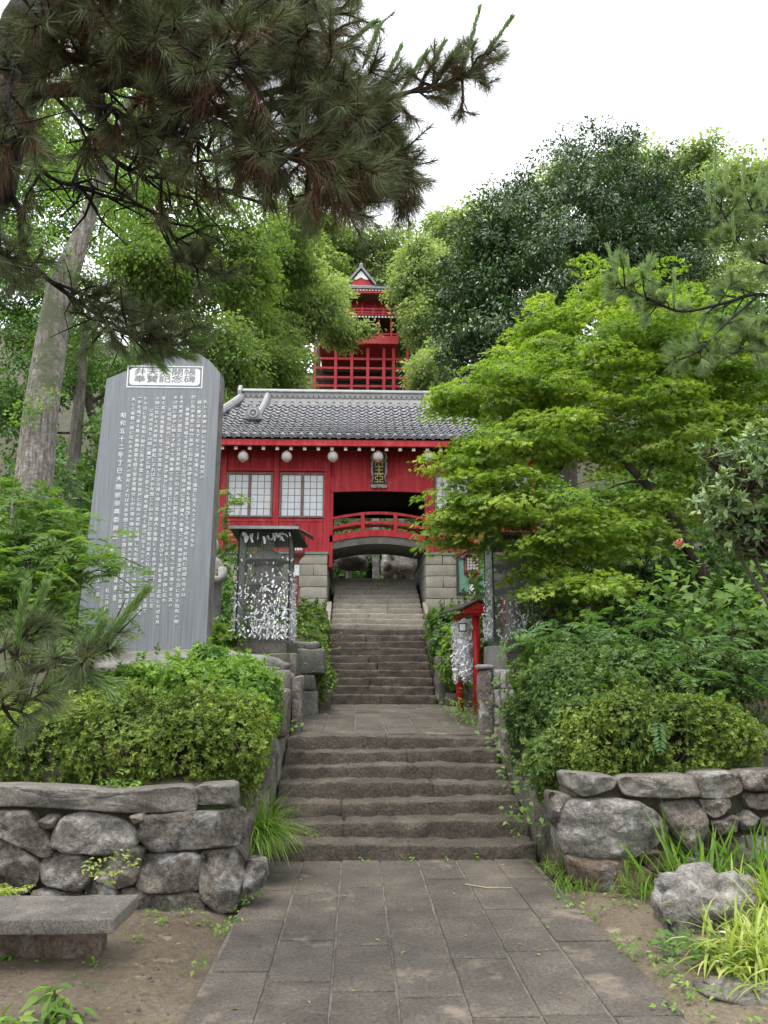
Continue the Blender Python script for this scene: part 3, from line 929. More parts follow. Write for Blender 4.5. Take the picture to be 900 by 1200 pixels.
# bridge over the passage: arched deck, red apron, arched railing
def arch(x, e, m):            # e at the ends, m added mid-span
    return e + m * math.sin(math.pi * (x - OX0) / (OX1 - OX0))
def arched_bar(z0, z1, rise, y0, y1, xa=OX0, xb=OX1, n=18):
    xs = [xa + (xb - xa) * i / n for i in range(n + 1)]
    return MB().prism([(x, arch(x, z1, rise)) for x in xs] + [(x, arch(x, z0, rise)) for x in xs[::-1]], 'y', y0, y1)
br = arched_bar(4.93, 5.10, .17, GY - .02, GY + .10).build('bridge_apron', 'red', gate)
arched_bar(4.74, 4.925, .17, GY + .02, GY + 1.8).build('bridge_deck', 'grey_wood', gate)
rl = arched_bar(5.50, 5.57, .17, GY - .01, GY + .06).build('railing', 'red', gate)
arched_bar(5.26, 5.33, .17, GY + .0, GY + .055).build('middle_rail', 'red', rl)
for x in (OX0 + .86, OX1 - .86):
    z = arch(x, 5.08, .17)
    boxo('baluster', x - .05, x + .05, GY - .015, GY + .075, z, z + .46, 'red', rl)
rl2 = arched_bar(5.50, 5.57, .17, GY + 1.7, GY + 1.77).build('railing', 'red', gate)
for x in (OX0 + .86, OX1 - .86):
    z = arch(x, 4.93, .17)
    boxo('baluster', x - .05, x + .05, GY + 1.69, GY + 1.78, z, z + .6, 'red', rl2)
for x in (OX0, OX1 - .1):
    boxo('jamb', x + .002, x + .098, GY - .02, GY + .3, 4.3, 6.24, 'red', gate)
# eaves: fascia, soffit, rafters with white ends
EY, EZ = GY - .95, 7.40
RY, RZ = 22.05, 9.42
EX0, EX1 = -4.75, 5.85
boxo('fascia', EX0 + .05, EX1 - .05, EY + .03, EY + .12, EZ - .19, EZ - .03, 'red', gate, bevel=.01)
MB().add([(EX0 + .1, EY + .121, EZ - .04), (EX1 - .1, EY + .121, EZ - .04), (EX1 - .1, GY + .03, EZ + .42), (EX0 + .1, GY + .03, EZ + .42)], [(0, 1, 2, 3)]).build('soffit', 'red', gate)
rme = MB().prism([(0, -.085), (.0, 0), (1.0, .40), (1.0, .315)], 'x', -.045, .045).mesh('rafter'); rme.materials.append(MATS['red'])
wme = MB().box(-.04, .04, -.012, .0, -.08, .0).mesh('rafter_end'); wme.materials.append(MATS['white_paint'])
for i in range(30):
    x = EX0 + .35 + i * (EX1 - EX0 - .7) / 29
    rf_ = link('rafter', rme, None, gate, loc=(x, EY + .17, EZ - .185), world_verts=True)
    link('rafter_end', wme, None, rf_, loc=(x, EY + .169, EZ - .19), world_verts=True)
# tiled roof: real waves and steps, laid out slope by slope
def tile_slope(name, E0, E1, T0, T1, rows, pitch=.235, per=7, sag=.16, parent=None):
    """E0-E1 eave ends, T0-T1 top ends; courses run up the slope, wave across"""
    E0, E1, T0, T1 = Vector(E0), Vector(E1), Vector(T0), Vector(T1)
    ax = (E1 - E0).normalized()
    L = (E1 - E0).length
    up = (T0 + T1) / 2 - (E0 + E1) / 2
    up = up - ax * up.dot(ax)
    nrm = ax.cross(up).normalized()
    if nrm.z < 0: nrm = -nrm
    n = int(L / pitch * per)
    a0, a1 = (T0 - E0).dot(ax), (T1 - E0).dot(ax)
    V, F = [], []
    def S(u):
        u = (u / pitch) % 1.0
        return .052 * (math.exp(-((u - .2) / .16) ** 2)) - .018 * math.sin(math.pi * min(max((u - .35) / .65, 0), 1))
    for r in range(rows):
        base = len(V)
        jit = 0.0
        for (t, lift) in ((r / rows, .03), (r / rows, .052), ((r + 1) / rows + .004, .008)):
            for i in range(n + 1):
                u = L * i / n
                p = E0 + ax * u + up * t + nrm * (S(u) + lift - sag * math.sin(math.pi * t) * .9) + nrm * .006 * math.sin(i * 1.7 + r * 2.9)
                V.append(tuple(p))
        for q in range(2):
            for i in range(n):
                u = L * (i + .5) / n
                t = (r + .5) / rows
                if u < a0 * t - .05 or u > L + (a1 - L) * t + .05: continue
                F.append((base + q * (n + 1) + i, base + q * (n + 1) + i + 1, base + (q + 1) * (n + 1) + i + 1, base + (q + 1) * (n + 1) + i))
    me = bpy.data.meshes.new(name)
    me.from_pydata(V, [], F)
    me.polygons.foreach_set('use_smooth', [True] * len(F))
    me.update()
    return tag(link(name, me, 'tile', parent), kind='stuff')
roof = MB().add([(EX0 + .03, EY + .02, EZ - .03), (EX1 - .03, EY + .02, EZ - .03), (EX1 - .03, 24.98, EZ - .03), (EX0 + .03, 24.98, EZ - .03),
                 (-3.0, RY, RZ - .55), (4.06, RY, RZ - .55)], [(3, 2, 1, 0), (0, 1, 5, 4), (1, 2, 5), (2, 3, 4, 5), (3, 0, 4)]).build('roof', 'dark_wood_and_shade', gate)
tile_slope('roof_tiles', (EX0, EY, EZ), (EX1, EY, EZ), (-3.3, RY, RZ), (4.36, RY, RZ), 15, parent=roof)
tile_slope('roof_tiles', (EX1, 25.1, EZ), (EX0, 25.1, EZ), (4.36, RY, RZ), (-3.3, RY, RZ), 15, parent=roof)
tile_slope('roof_tiles', (EX0, 25.1, EZ), (EX0, EY, EZ), (-3.3, RY, RZ), (-3.3, RY, RZ), 15, parent=roof)
tile_slope('roof_tiles', (EX1, EY, EZ), (EX1, 25.1, EZ), (4.36, RY, RZ), (4.36, RY, RZ), 15, parent=roof)
edge = MB()                              # round eave-end tiles
for i in range(int((EX1 - EX0) / .235)):
    x = EX0 + .235 * (i + .2)
    edge.tube([(x, EY - .03, EZ + .035), (x, EY + .12, EZ + .115)], .062, 8)
tag(edge.build('eave_tiles', 'tile', roof), kind='stuff')
# ridge: plaster course, patterned band, cap tiles
rx0, rx1 = -3.36, 4.42
ridge = boxo('ridge', rx0, rx1, RY - .15, RY + .15, RZ - .16, RZ + .02, 'tile_pale', roof, bevel=.01)
boxo('ridge_band', rx0 + .05, rx1 - .05, RY - .10, RY + .10, RZ + .02, RZ + .24, 'plaster', ridge)
rg = MB()
for i in range(int((rx1 - rx0 - .1) / .15)):
    x = rx0 + .12 + .15 * i
    rg.tube([(x - .055, RY - .125, RZ + .06), (x - .028, RY - .125, RZ + .12), (x, RY - .125, RZ + .16), (x + .028, RY - .125, RZ + .12), (x + .055, RY - .125, RZ + .06)], .020, 6)
tag(rg.build('band_scallops', 'tile', ridge), kind='stuff')
boxo('ridge_course', rx0 - .02, rx1 + .02, RY - .16, RY + .16, RZ + .242, RZ + .275, 'tile_pale', ridge)
MB().prism([(RY - .13, RZ + .277), (RY - .1, RZ + .34), (RY, RZ + .37), (RY + .1, RZ + .34), (RY + .13, RZ + .277)], 'x', rx0 - .04, rx1 + .04).build('ridge_cap', 'tile', ridge)
boxo('plaster_course', rx0 + .1, rx1 - .1, RY - .21, RY - .14, RZ - .17, RZ - .09, 'plaster', ridge)
def finial(c, s, parent):
    x, y, z = c
    b = MB().prism([(x - .26 * s, z), (x - .24 * s, z + .12 * s), (x - .15 * s, z + .30 * s), (x, z + .40 * s), (x + .15 * s, z + .30 * s), (x + .24 * s, z + .12 * s), (x + .26 * s, z)], 'y', y - .05 * s, y + .09 * s)
    o = b.build('finial', 'tile', parent, bevel=.02)
    ring = MB()
    pts = [(x + .11 * s * math.cos(a), y - .07 * s, z + .16 * s + .11 * s * math.sin(a)) for a in np.linspace(0, 2 * math.pi, 13)]
    ring.tube(pts, .028 * s, 6)
    ring.tube([(x, y - .1 * s, z + .16 * s), (x, y, z + .16 * s)], .045 * s, 8)
    ring.build('boss', 'tile_pale', o)
def slope_ridge(a, b, parent, w=.1):
    a, b = Vector(a), Vector(b)
    pts = [a.lerp(b, t) + Vector((0, 0, -.15 * math.sin(math.pi * t) + .05)) for t in np.linspace(0, 1, 7)]
    o = MB().tube(pts, w, 8).build('descending_ridge', 'tile', parent)
    MB().tube([p + Vector((0, -.01, .09)) for p in pts], w * .62, 8).build('ridge_cap', 'tile_pale', o)
    return o
up_n = Vector((0, RY - EY, RZ - EZ))
for (sx, sg) in ((-2.62, 1), (3.68, -1)):
    a = Vector((sx, RY - .12, RZ + .02))
    b = Vector((sx - .18 * sg, EY, EZ)) + up_n * .47
    o = slope_ridge(a, b, roof, .10)
    finial((b.x, b.y - .03, b.z - .03), 1.0, roof)
for (rx, ex) in ((-3.36, EX0), (4.42, EX1)):
    slope_ridge((rx, RY - .1, RZ), (ex, EY + .02, EZ + .02), roof, .11)
    slope_ridge((rx, RY + .1, RZ), (ex, 25.0, EZ + .02), roof, .11)
    e = rx - .05 if rx < 0 else rx + .05
    MB().prism([(RY - .24, RZ - .1), (RY - .24, RZ + .25), (RY - .1, RZ + .45), (RY + .1, RZ + .45), (RY + .24, RZ + .25), (RY + .24, RZ - .1)], 'x', e - .06, e + .06).build('finial', 'tile', roof, bevel=.02)

# hanging paper lanterns
LROW = [285, 336, 390, 443, 502, 548]
LDESC = ['under the eave end nearest the stele', 'between the two shoji windows', 'above the passage corner', 'in front of the black name plaque',
         'under the eave past the name plaque', 'half under the maple branches']
for px, ds in zip(LROW, LDESC):
    p = PY(px, 535, EY + .28)
    root = empty('paper_lantern', (p.x, p.y, p.z), 'round white paper lantern hanging ' + ds, 'lantern', 'white lanterns hanging in a row under the eave')
    prof = []
    for i in range(13):
        t = math.pi * (i + .6) / 13.2
        prof.append(((.135 if i % 2 else .128) * math.sin(t) ** .85, p.z - .13 * math.cos(t)))
    MB().lathe(prof, p.x, p.y, 16).build('shade', 'lantern_paper', root, smooth=True)
    MB().lathe([(.05, p.z + .118), (.055, p.z + .15), (.02, p.z + .16)], p.x, p.y, 12).build('top_ring', 'lantern_red', root)
    MB().lathe([(.05, p.z - .15), (.055, p.z - .118)], p.x, p.y, 12).build('bottom_ring', 'lantern_red', root)
    MB().tube([(p.x, p.y, p.z + .15), (p.x, p.y, EZ + .12)], .006, 5).build('cord', 'metal_dark', root)

# carved name plaque, tilted from the wall over the passage
pl0 = PY(444, 600 - 21.5, GY - .1); pl1 = PY(444, 531, GY - .3)
pq = empty('name_plaque', (pl0.x, GY - .08, 6.28), 'black carved name plaque with gold characters above the passage', 'plaque')
zc0, zc1 = 6.36, 7.28
half = [(.20, 0), (.215, .05), (.15, .10), (.19, .18), (.155, .26), (.205, .36), (.215, .45), (.19, .54), (.215, .60), (.17, .68), (.215, .75), (.20, .84), (.16, .92)]
outl = [(x, z) for (x, z) in half] + [(.06, .9), (0, .93), (-.06, .9)] + [(-x, z) for (x, z) in half[::-1]] + [(-.1, -.025), (-.05, .015), (0, -.03), (.05, .015), (.1, -.025)]
tilt = R(-14)
def plaque_part(nm, poly, y0, y1, mat):
    return link(nm, MB().prism(poly, 'y', y0, y1).mesh(nm), mat, pq, loc=(pl0.x, GY - .085, zc0), rot=(tilt * -1, 0, 0))
plaque_part('carved_rim', outl, -.045, .0, 'plaque_rim')
inner = [(x * .78, .09 + z * .86) for (x, z) in [(.20, 0), (.2, .1), (.17, .2), (.2, .36), (.2, .6), (.18, .7), (.2, .84), (.15, .9), (-.15, .9), (-.2, .84), (-.18, .7), (-.2, .6), (-.2, .36), (-.17, .2), (-.2, .1), (-.2, 0)]]
plaque_part('panel', inner, -.058, -.044, 'black_lacquer')
tx = upright_text('gold_lettering', '辨\n主\n亞', .27, (pl0.x, GY - .15, zc0), 'gold', pq, line=.82, ext=.006)
tx.rotation_euler = (R(90) - tilt * -1 * -1, 0, 0)
tx.rotation_euler = (R(90) + R(14), 0, 0)
bb = [Vector(c) for c in tx.bound_box]
zmid = .5 * (max(c.y for c in bb) + min(c.y for c in bb)); xmid = .5 * (max(c.x for c in bb) + min(c.x for c in bb))
mrot = Matrix.Rotation(R(104), 3, 'X')
tx.location = Vector((pl0.x, GY - .085, zc0)) + Matrix.Rotation(R(14), 3, 'X') @ Vector((0, -.064, .47)) - mrot @ Vector((xmid, zmid, 0))

# green notice panel on the foundation
gp0, gp1 = PY(538, 694, GY - .2), PY(580, 656, GY - .2)
gb = empty('green_board', (gp0.x, GY - .2, gp0.z), 'dull green board fixed to the stone foundation behind the red lantern post', 'board')
boxo('panel', gp0.x, gp1.x, GY - .215, GY - .185, gp0.z, gp1.z, 'green_board', gb)
fr = MB()
for (a, b, c, d) in ((gp0.x - .06, gp0.x, gp0.z - .06, gp1.z + .06), (gp1.x, gp1.x + .06, gp0.z - .06, gp1.z + .06)):
    fr.box(a, b, GY - .235, GY - .18, c, d)
fr.box(gp0.x, gp1.x, GY - .234, GY - .18, gp0.z - .06, gp0.z).box(gp0.x, gp1.x, GY - .234, GY - .18, gp1.z, gp1.z + .06)
fr.build('frame', 'metal_dark', gb)

# ================================================================== beyond the passage
sp0, sp1 = PY(440.5, 668, 27.2), PY(440.5, 590, 27.2)
sp = empty('inscribed_pillar', (sp0.x, 27.2, 4.3), 'tall square inscribed stone pillar standing behind the passage', 'pillar')
rblock('shaft', (sp0.x - .115, 27.1, 4.25), (sp0.x + .115, 27.33, sp1.z), 'statue_stone', sp, cell=.3, r=.015, amp=.006)
upright_text('lettering', '奉\n納\n弁\n財\n天', .27, (sp0.x, 27.085, 6.3), 'stele_side', sp, line=1.25)
for i, (px, py, Yb, s, m, lab) in enumerate([
        (412, 661, 25.6, (.5, .4, .22), 'rock', 'broad rounded mossy rock just behind the passage'),
        (414, 648, 27.5, (.42, .35, .5), 'rock_pale', 'tall pale rock behind the rounded mossy rock'),
        (476, 655, 28.0, (.5, .4, .65), 'rock', 'craggy standing rock beside the inscribed pillar'),
        (459, 660, 28.6, (.32, .3, .4), 'rock', 'low broken rock between the pillar and the craggy rock')]):
    p = PY(px, py, Yb)
    tag(link('garden_rock', boulder_mesh('garden_rock', (p.x, p.y, p.z), s, seed=i + 21, amp=.5 if i else .3, n=22, ridge=.3 if i else 0), 'rock_pale' if i else 'old_stone'), lab, 'rock')
    boulder_base = p
lnp = PY(409, 651, 25.9)
ln = empty('stone_lantern', (lnp.x, 26.3, 4.3), 'small dark stone lantern standing behind the rounded mossy rock', 'lantern')
MB().lathe([(.12, 4.25), (.10, 4.5), (.085, 5.15), (.13, 5.2)], lnp.x, 26.3, 12).build('shaft', 'old_stone', ln)
MB().lathe([(.16, 5.2), (.16, 5.4)], lnp.x, 26.3, sides=6).build('firebox', 'statue_stone', ln)
MB().lathe([(.27, 5.4), (.24, 5.47), (.1, 5.58), (.03, 5.66)], lnp.x, 26.3, sides=6).build('cap', 'dark_wood_and_shade', ln)
fence = empty('low_barrier', (.55, 24.6, 4.28), 'low dark timber barrier across the head of the stairs', 'barrier')
for z in (4.38, 4.52):
    boxo('rail', -.45, 1.5, 24.9, 24.98, z, z + .08, 'dark_wood_and_shade', fence)
for x in (-.42, 1.47):
    boxo('post', x - .06, x + .06, 24.88, 25.0, 4.27, 4.7, 'grey_wood', fence)

# ================================================================== red hall on the hillside
TY = 50.0
def TX(px, py=400): return PY(px, py, TY).x
def TZ(py): return PY(423, py, TY).z
hall = empty('hillside_hall', (TX(423), TY, 17.0), 'tall red hall on a lattice of red posts high among hillside trees', 'hall')
yF, yB = TY, TY + 5.0
zL = [TZ(450), TZ(440), TZ(429), TZ(418)]
xL, xR = TX(368, 440), TX(480, 440)
for rowi, y in enumerate((yF + .4, yF + 2.6, yB)):  # rear rows coloured dark to stand in for shade behind the front posts
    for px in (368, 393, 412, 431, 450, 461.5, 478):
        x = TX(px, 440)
        boxo('post', x - .095, x + .095, y - .095, y + .095, 15.5, TZ(405) - .02, 'red_far' if rowi == 0 else 'dark_wood_and_shade', hall)
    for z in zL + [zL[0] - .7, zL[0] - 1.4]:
        boxo('cross_rail', xL, xR, y - .06 + .01, y + .06, z - .075, z + .075, 'red_far' if rowi == 0 else 'dark_wood_and_shade', hall)
boxo('shade_backing', xL, xR, yB + .2, yB + .4, 15.5, TZ(400), 'dark_wood_and_shade', hall)  # dark sheet added where the gaps behind the posts are only shade
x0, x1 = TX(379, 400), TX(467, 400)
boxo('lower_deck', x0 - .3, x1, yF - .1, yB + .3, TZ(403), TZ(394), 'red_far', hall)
boxo('shaded_void', x0 + .9, x1 - .6, yF + 1.4, yB, TZ(394), TZ(376), 'dark_wood_and_shade', hall)  # dark block stands in for the shaded void of the open storey
for px in (381, 402, 423, 444, 458.5):
    x = TX(px, 385)
    boxo('post', x - .07, x + .07, yF + .0, yF + .14, TZ(394), TZ(373), 'red_far', hall)
boxo('lower_rail', x0, x1 - .02, yF + .02, yF + .12, TZ(391.5), TZ(390), 'red_far', hall)
u0, u1 = TX(380, 365), TX(466, 365)
boxo('upper_deck', u0, u1, yF - .2, yB, TZ(373.5), TZ(370.5), 'dark_wood_and_shade', hall)
me = MB().box(-.06, .06, -.03, 0, -.05, .05).mesh('beam_end'); me.materials.append(MATS['white_paint'])
for i in range(22):
    link('beam_end', me, None, hall, loc=(u0 + .15 + i * (u1 - u0 - .3) / 21, yF - .205, TZ(372.8)), world_verts=True)
for z in (TZ(369), TZ(366.2), TZ(362.5)):
    boxo('upper_rail', u0 + .05, u1 - .3, yF - .1, yF - .02, z - .05, z + .05, 'red_far', hall)
for px in (381, 396, 411, 424, 437, 449, 457.5):
    x = TX(px, 365)
    boxo('baluster', x - .06, x + .06, yF - .12, yF - .0, TZ(370.5), TZ(361), 'red_far', hall)
boxo('upper_wall', u0 + .8, u1 - .9, yF + .9, yB - .3, TZ(371), TZ(345), 'red', hall)
for px in (395, 410, 425, 440, 452):
    x = TX(px, 358)
    boxo('post', x - .09, x + .09, yF + .8, yF + .92, TZ(370.5), TZ(347), 'red_far', hall)
eL, eR, ez = TX(374, 345), TX(467, 345), TZ(345)
hr = MB().add([(eL, yF - .9, ez), (eR, yF - .9, ez), (eR, yB + .9, ez), (eL, yB + .9, ez), (eL + 2.0, yF + 2.2, ez + 1.5), (eR - 2.0, yF + 2.2, ez + 1.5),
               (eL, yF - .9, ez + .16), (eR, yF - .9, ez + .16), (eR, yB + .9, ez + .16), (eL, yB + .9, ez + .16)],
              [(3, 2, 1, 0), (0, 1, 7, 6), (1, 2, 8, 7), (2, 3, 9, 8), (3, 0, 6, 9), (6, 7, 5, 4), (7, 8, 5), (8, 9, 4, 5), (9, 6, 4)]).build('roof', 'tile', hall)
boxo('eave_beam', eL + .25, eR - .25, yF - .75, yF - .6, ez - .28, ez - .02, 'red_far', hall)
for i in range(24):
    link('beam_end', me, None, hall, loc=(eL + .3 + i * (eR - eL - .6) / 23, yF - .77, ez - .08), world_verts=True)
gx, gz0, gz1 = TX(423, 335), TZ(341), TZ(323)
gw = TX(437, 335) - gx
gab = MB().prism([(gx - gw, gz0), (gx + gw, gz0), (gx, gz1)], 'y', yF - .7, yF + 2.0).build('gable', 'red_far', hr)
MB().prism([(gx - gw * .62, gz0 + .45), (gx, gz1 - .05), (gx + gw * .62, gz0 + .45), (gx + gw * .4, gz0 + .42), (gx, gz0 + .6), (gx - gw * .4, gz0 + .42)], 'y', yF - .78, yF - .705).build('bargeboard', 'white_paint', gab)
for s in (-1, 1):
    MB().prism([(gx + s * gw * 1.25, gz0 - .08), (gx + s * gw * 1.25, gz0 + .12), (gx, gz1 + .32), (gx, gz1 + .08)], 'y', yF - .95, yF + 2.1).build('gable_roof', 'tile', gab)
boxo('gable_sill', gx - gw * 1.1, gx + gw * 1.1, yF - .85, yF - .71, gz0 - .18, gz0 - .02, 'tile_pale', gab)
MB().lathe([(.13, gz1 + .2), (.14, gz1 + .35), (.07, gz1 + .45), (.03, gz1 + .5)], gx, yF - .8, 8).build('finial', 'tile', gab)

# ================================================================== inscribed stele
SY = 10.0
rock0 = PY(230, 772, SY)
stele = empty('stele', PY(165, 770, SY), 'huge grey slate stele covered in columns of white engraved characters', 'stele')
out = [(86, 772), (240.5, 772), (258, 437), (246, 423), (233, 414.5), (205, 417), (165, 428), (125, 444)]
poly = [(lambda p: (p.x, p.z))(PY(x, y, SY)) for (x, y) in out]
MB().prism(poly, 'y', SY, SY + .02).build('engraved_face', 'stele', stele)
cx = sum(p[0] for p in poly) / len(poly)
bk = MB()
n = len(poly)
rings = [(SY + .0205, 0.0), (SY + .2, .015), (SY + .42, -.01)]
vs = []
for (y, g) in rings:
    for (x, z) in poly:
        vs.append((x + (g if x > cx else -g), y, z))
fs = [(i + r * n, i + 1 + r * n if i + 1 < n else r * n, ((i + 1) % n) + (r + 1) * n, i + (r + 1) * n) for r in range(2) for i in range(n)]
bk.add(vs, fs + [tuple(range(n)), tuple(reversed(range(2 * n, 3 * n)))]).build('rough_back', 'stele_side', stele)
# title panel
t = [PY(x, y, SY) for (x, y) in ((148, 454), (237, 455), (238, 429.5), (150, 428.5))]
tx0, tx1, tz0, tz1 = t[0].x, t[1].x, t[0].z, t[2].z
tf = MB()
w = .014
tf.box(tx0, tx1, SY - .004, SY + .001, tz0, tz0 + w).box(tx0, tx1, SY - .004, SY + .001, tz1 - w, tz1)
tf.box(tx0, tx0 + w, SY - .004, SY + .001, tz0 + w, tz1 - w).box(tx1 - w, tx1, SY - .004, SY + .001, tz0 + w, tz1 - w)
tf = tf.build('title_frame', 'inscription', stele)
c_ = .03
a0, a1, b0, b1 = tx0 + .035, tx1 - .035, tz0 + .035, tz1 - .035
MB().prism([(a0 + c_, b0), (a1 - c_, b0), (a1, b0 + c_), (a1, b1 - c_), (a1 - c_, b1), (a0 + c_, b1), (a0, b1 - c_), (a0, b0 + c_)], 'y', SY - .005, SY + .001).build('title_ground', 'title_panel', tf)
upright_text('title_lettering', '弁天大開帳\n奉賛記念碑', .105, ((a0 + a1) / 2, SY - .008, (b0 + b1) / 2 + .03), 'stele', tf, line=.95, sx=1.55, ext=.001)
# columns: readable date column, then the long text in small characters
def column(chars, px, py0, py1, size_px, name='inscription_column'):
    p0, p1 = PY(px, py0, SY), PY(px, py1, SY)
    n_ = len(chars)
    step = (p0.z - p1.z) / n_
    s = size_px * mpp(p0)
    me = glyph_mesh(name, '\n'.join(chars), s * .92, 1.2 if n_ > 20 else 1.4, 1, .0015, bold=.0004)
    o = tag(link(name, me, 'inscription', stele, rot=(R(90), 0, 0)), kind='stuff')
    ys = [v.co.y for v in me.vertices]
    span = max(ys) - min(ys)
    want = (p0.z - p1.z)
    ky = want / span
    o.scale = (1.0, ky, 1)
    o.location = (p0.x, SY - .0035, p0.z - max(ys) * ky)
    return o
TEXT = ('久しく奉賛の辞に伝わる大弁財天の縁起によれば天長年間この山の頂に白蛇現れ里人これを崇めて一宇を建て奉る其の後幾星霜を経て堂宇荒廃せしが元禄の頃に至り'
        '諸人の寄進により再び造営成り今日に至る昭和の御代に及び本堂の修復並びに石段の改修を発願し有志相図りて浄財を募り此処に完成を見るは誠に慶びに堪えず'
        '依って碑を建て永く後世に伝えんとするものなり')
k0 = 0
rng2 = random.Random(3)
for i in range(13):
    f = i / 12
    ptop = 466 - 3 * f + (0 if i < 11 else 6)
    xtop = 157 + 84 * f
    n_ = [44, 43, 44, 42, 44, 43, 44, 42, 43, 44, 41, 30, 16][i]
    if i in (3, 6, 9): ptop += 14
    pbot = ptop + n_ * (719 - 466) / 44.0
    ch = [TEXT[(k0 + q) % len(TEXT)] for q in range(n_)]
    k0 += n_
    column(ch, xtop, ptop, pbot, 5.4 + rng2.uniform(-.3, .2))
column('昭和五十二年丁巳大開帳祭典委員会', 145, 484, 632, 7.6)
column('委員長', 131, 642, 672, 6.0)
column('石工謹刻', 126, 690, 716, 5)
column('題字謹書会', 137.5, 655, 704, 5)
column('撰文', 121, 650, 664, 5)
column('大工一同', 116.5, 668, 700, 5)
# rock the stele stands on
rb0 = PY(215, 772, SY)
tag(link('base_rock', boulder_mesh('base_rock', (rb0.x - .05, SY + .1, rb0.z - .17), (1.25, .55, .26), seed=9, amp=.18, n=36, ns=2.0), 'old_stone'),
    'long flat pale rock serving as the footing of the slate stele', 'rock')

# weathered standing statue half hidden behind the stele
st0 = PY(246, 735, 12.2)
sx_, sy_, sz_ = st0.x - .06, 12.3, st0.z - .1
prof = [(.20, 0), (.21, .06), (.17, .10), (.185, .3), (.19, .6), (.20, .85), (.21, 1.02), (.17, 1.14), (.09, 1.19), (.085, 1.22), (.115, 1.27), (.125, 1.36), (.105, 1.45), (.05, 1.50)]
V, F = [], []
ns_ = 24
for (r, z) in prof:
    for k in range(ns_):
        a = 2 * math.pi * k / ns_
        fold = 1 + (.07 * math.cos(a * 7 + z * 1.5) if .1 < z < 1.0 else 0)
        V.append((sx_ + r * fold * math.cos(a), sy_ + .8 * r * fold * math.sin(a), sz_ + z))
for i in range(len(prof) - 1):
    for k in range(ns_):
        F.append((i * ns_ + k, i * ns_ + (k + 1) % ns_, (i + 1) * ns_ + (k + 1) % ns_, (i + 1) * ns_ + k))
F.append(tuple(range((len(prof) - 1) * ns_, len(prof) * ns_)))
me = bpy.data.meshes.new('body'); me.from_pydata(V, [], F); me.polygons.foreach_set('use_smooth', [True] * len(F)); me.update()
statue = empty('stone_statue', (sx_, sy_, sz_), 'pale weathered standing stone figure in a long robe behind the stele', 'statue')
link('body', me, 'statue_stone', statue)
sl = MB().tube([(sx_ + .20, sy_ - .08, sz_ + 1.0), (sx_ + .23, sy_ - .13, sz_ + .85), (sx_ + .16, sy_ - .19, sz_ + .8), (sx_ + .02, sy_ - .21, sz_ + .84)], [.07, .075, .065, .05], 10)
sl.tube([(sx_ - .20, sy_ - .08, sz_ + 1.0), (sx_ - .23, sy_ - .13, sz_ + .85), (sx_ - .16, sy_ - .19, sz_ + .8), (sx_ - .02, sy_ - .21, sz_ + .84)], [.07, .075, .065, .05], 10)
sl.build('sleeves', 'statue_stone', statue, smooth=True)
for k in range(7):
    a = math.pi + (k + .5) * math.pi / 7
    link('lotus_petal', boulder_mesh('lotus_petal', (sx_ + .23 * math.cos(a), sy_ + .2 * math.sin(a), sz_ - .05), (.10, .08, .12), seed=k, amp=.05, n=12), 'statue_stone', statue)
rblock('pedestal', (sx_ - .35, sy_ - .3, sz_ - .6), (sx_ + .35, sy_ + .3, sz_ - .13), 'old_stone', statue, r=.03, amp=.02)

# ================================================================== caged stone lanterns on both sides of the landing
def strip_papers(n, sampler, seed, size=(.0085, .05)):
    rr = np.random.default_rng(seed)
    V, T = [], []
    for i in range(n):
        p, nrm = sampler(rr)
        p = Vector(p) + Vector(nrm) * float(rr.uniform(.0, .05))
        w = size[0] * rr.uniform(.7, 1.4); l = size[1] * rr.uniform(.6, 1.5)
        d = (Vector((0, 0, -1)) + Vector(rr.normal(0, .55, 3))).normalized()
        s = d.cross(Vector(nrm) + Vector(rr.normal(0, .4, 3))).normalized() * w
        d2 = (d + Vector(rr.normal(0, .6, 3))).normalized()
        k = len(V)
        m = p + d * l * .5
        e = m + d2 * l * .5
        V += [p - s, p + s, m + s, m - s, e + s, e - s]
        T += [(k, k + 1, k + 2), (k, k + 2, k + 3), (k + 3, k + 2, k + 4), (k + 3, k + 4, k + 5)]
    return tri_mesh('papers', np.array([tuple(v) for v in V]), np.array(T))

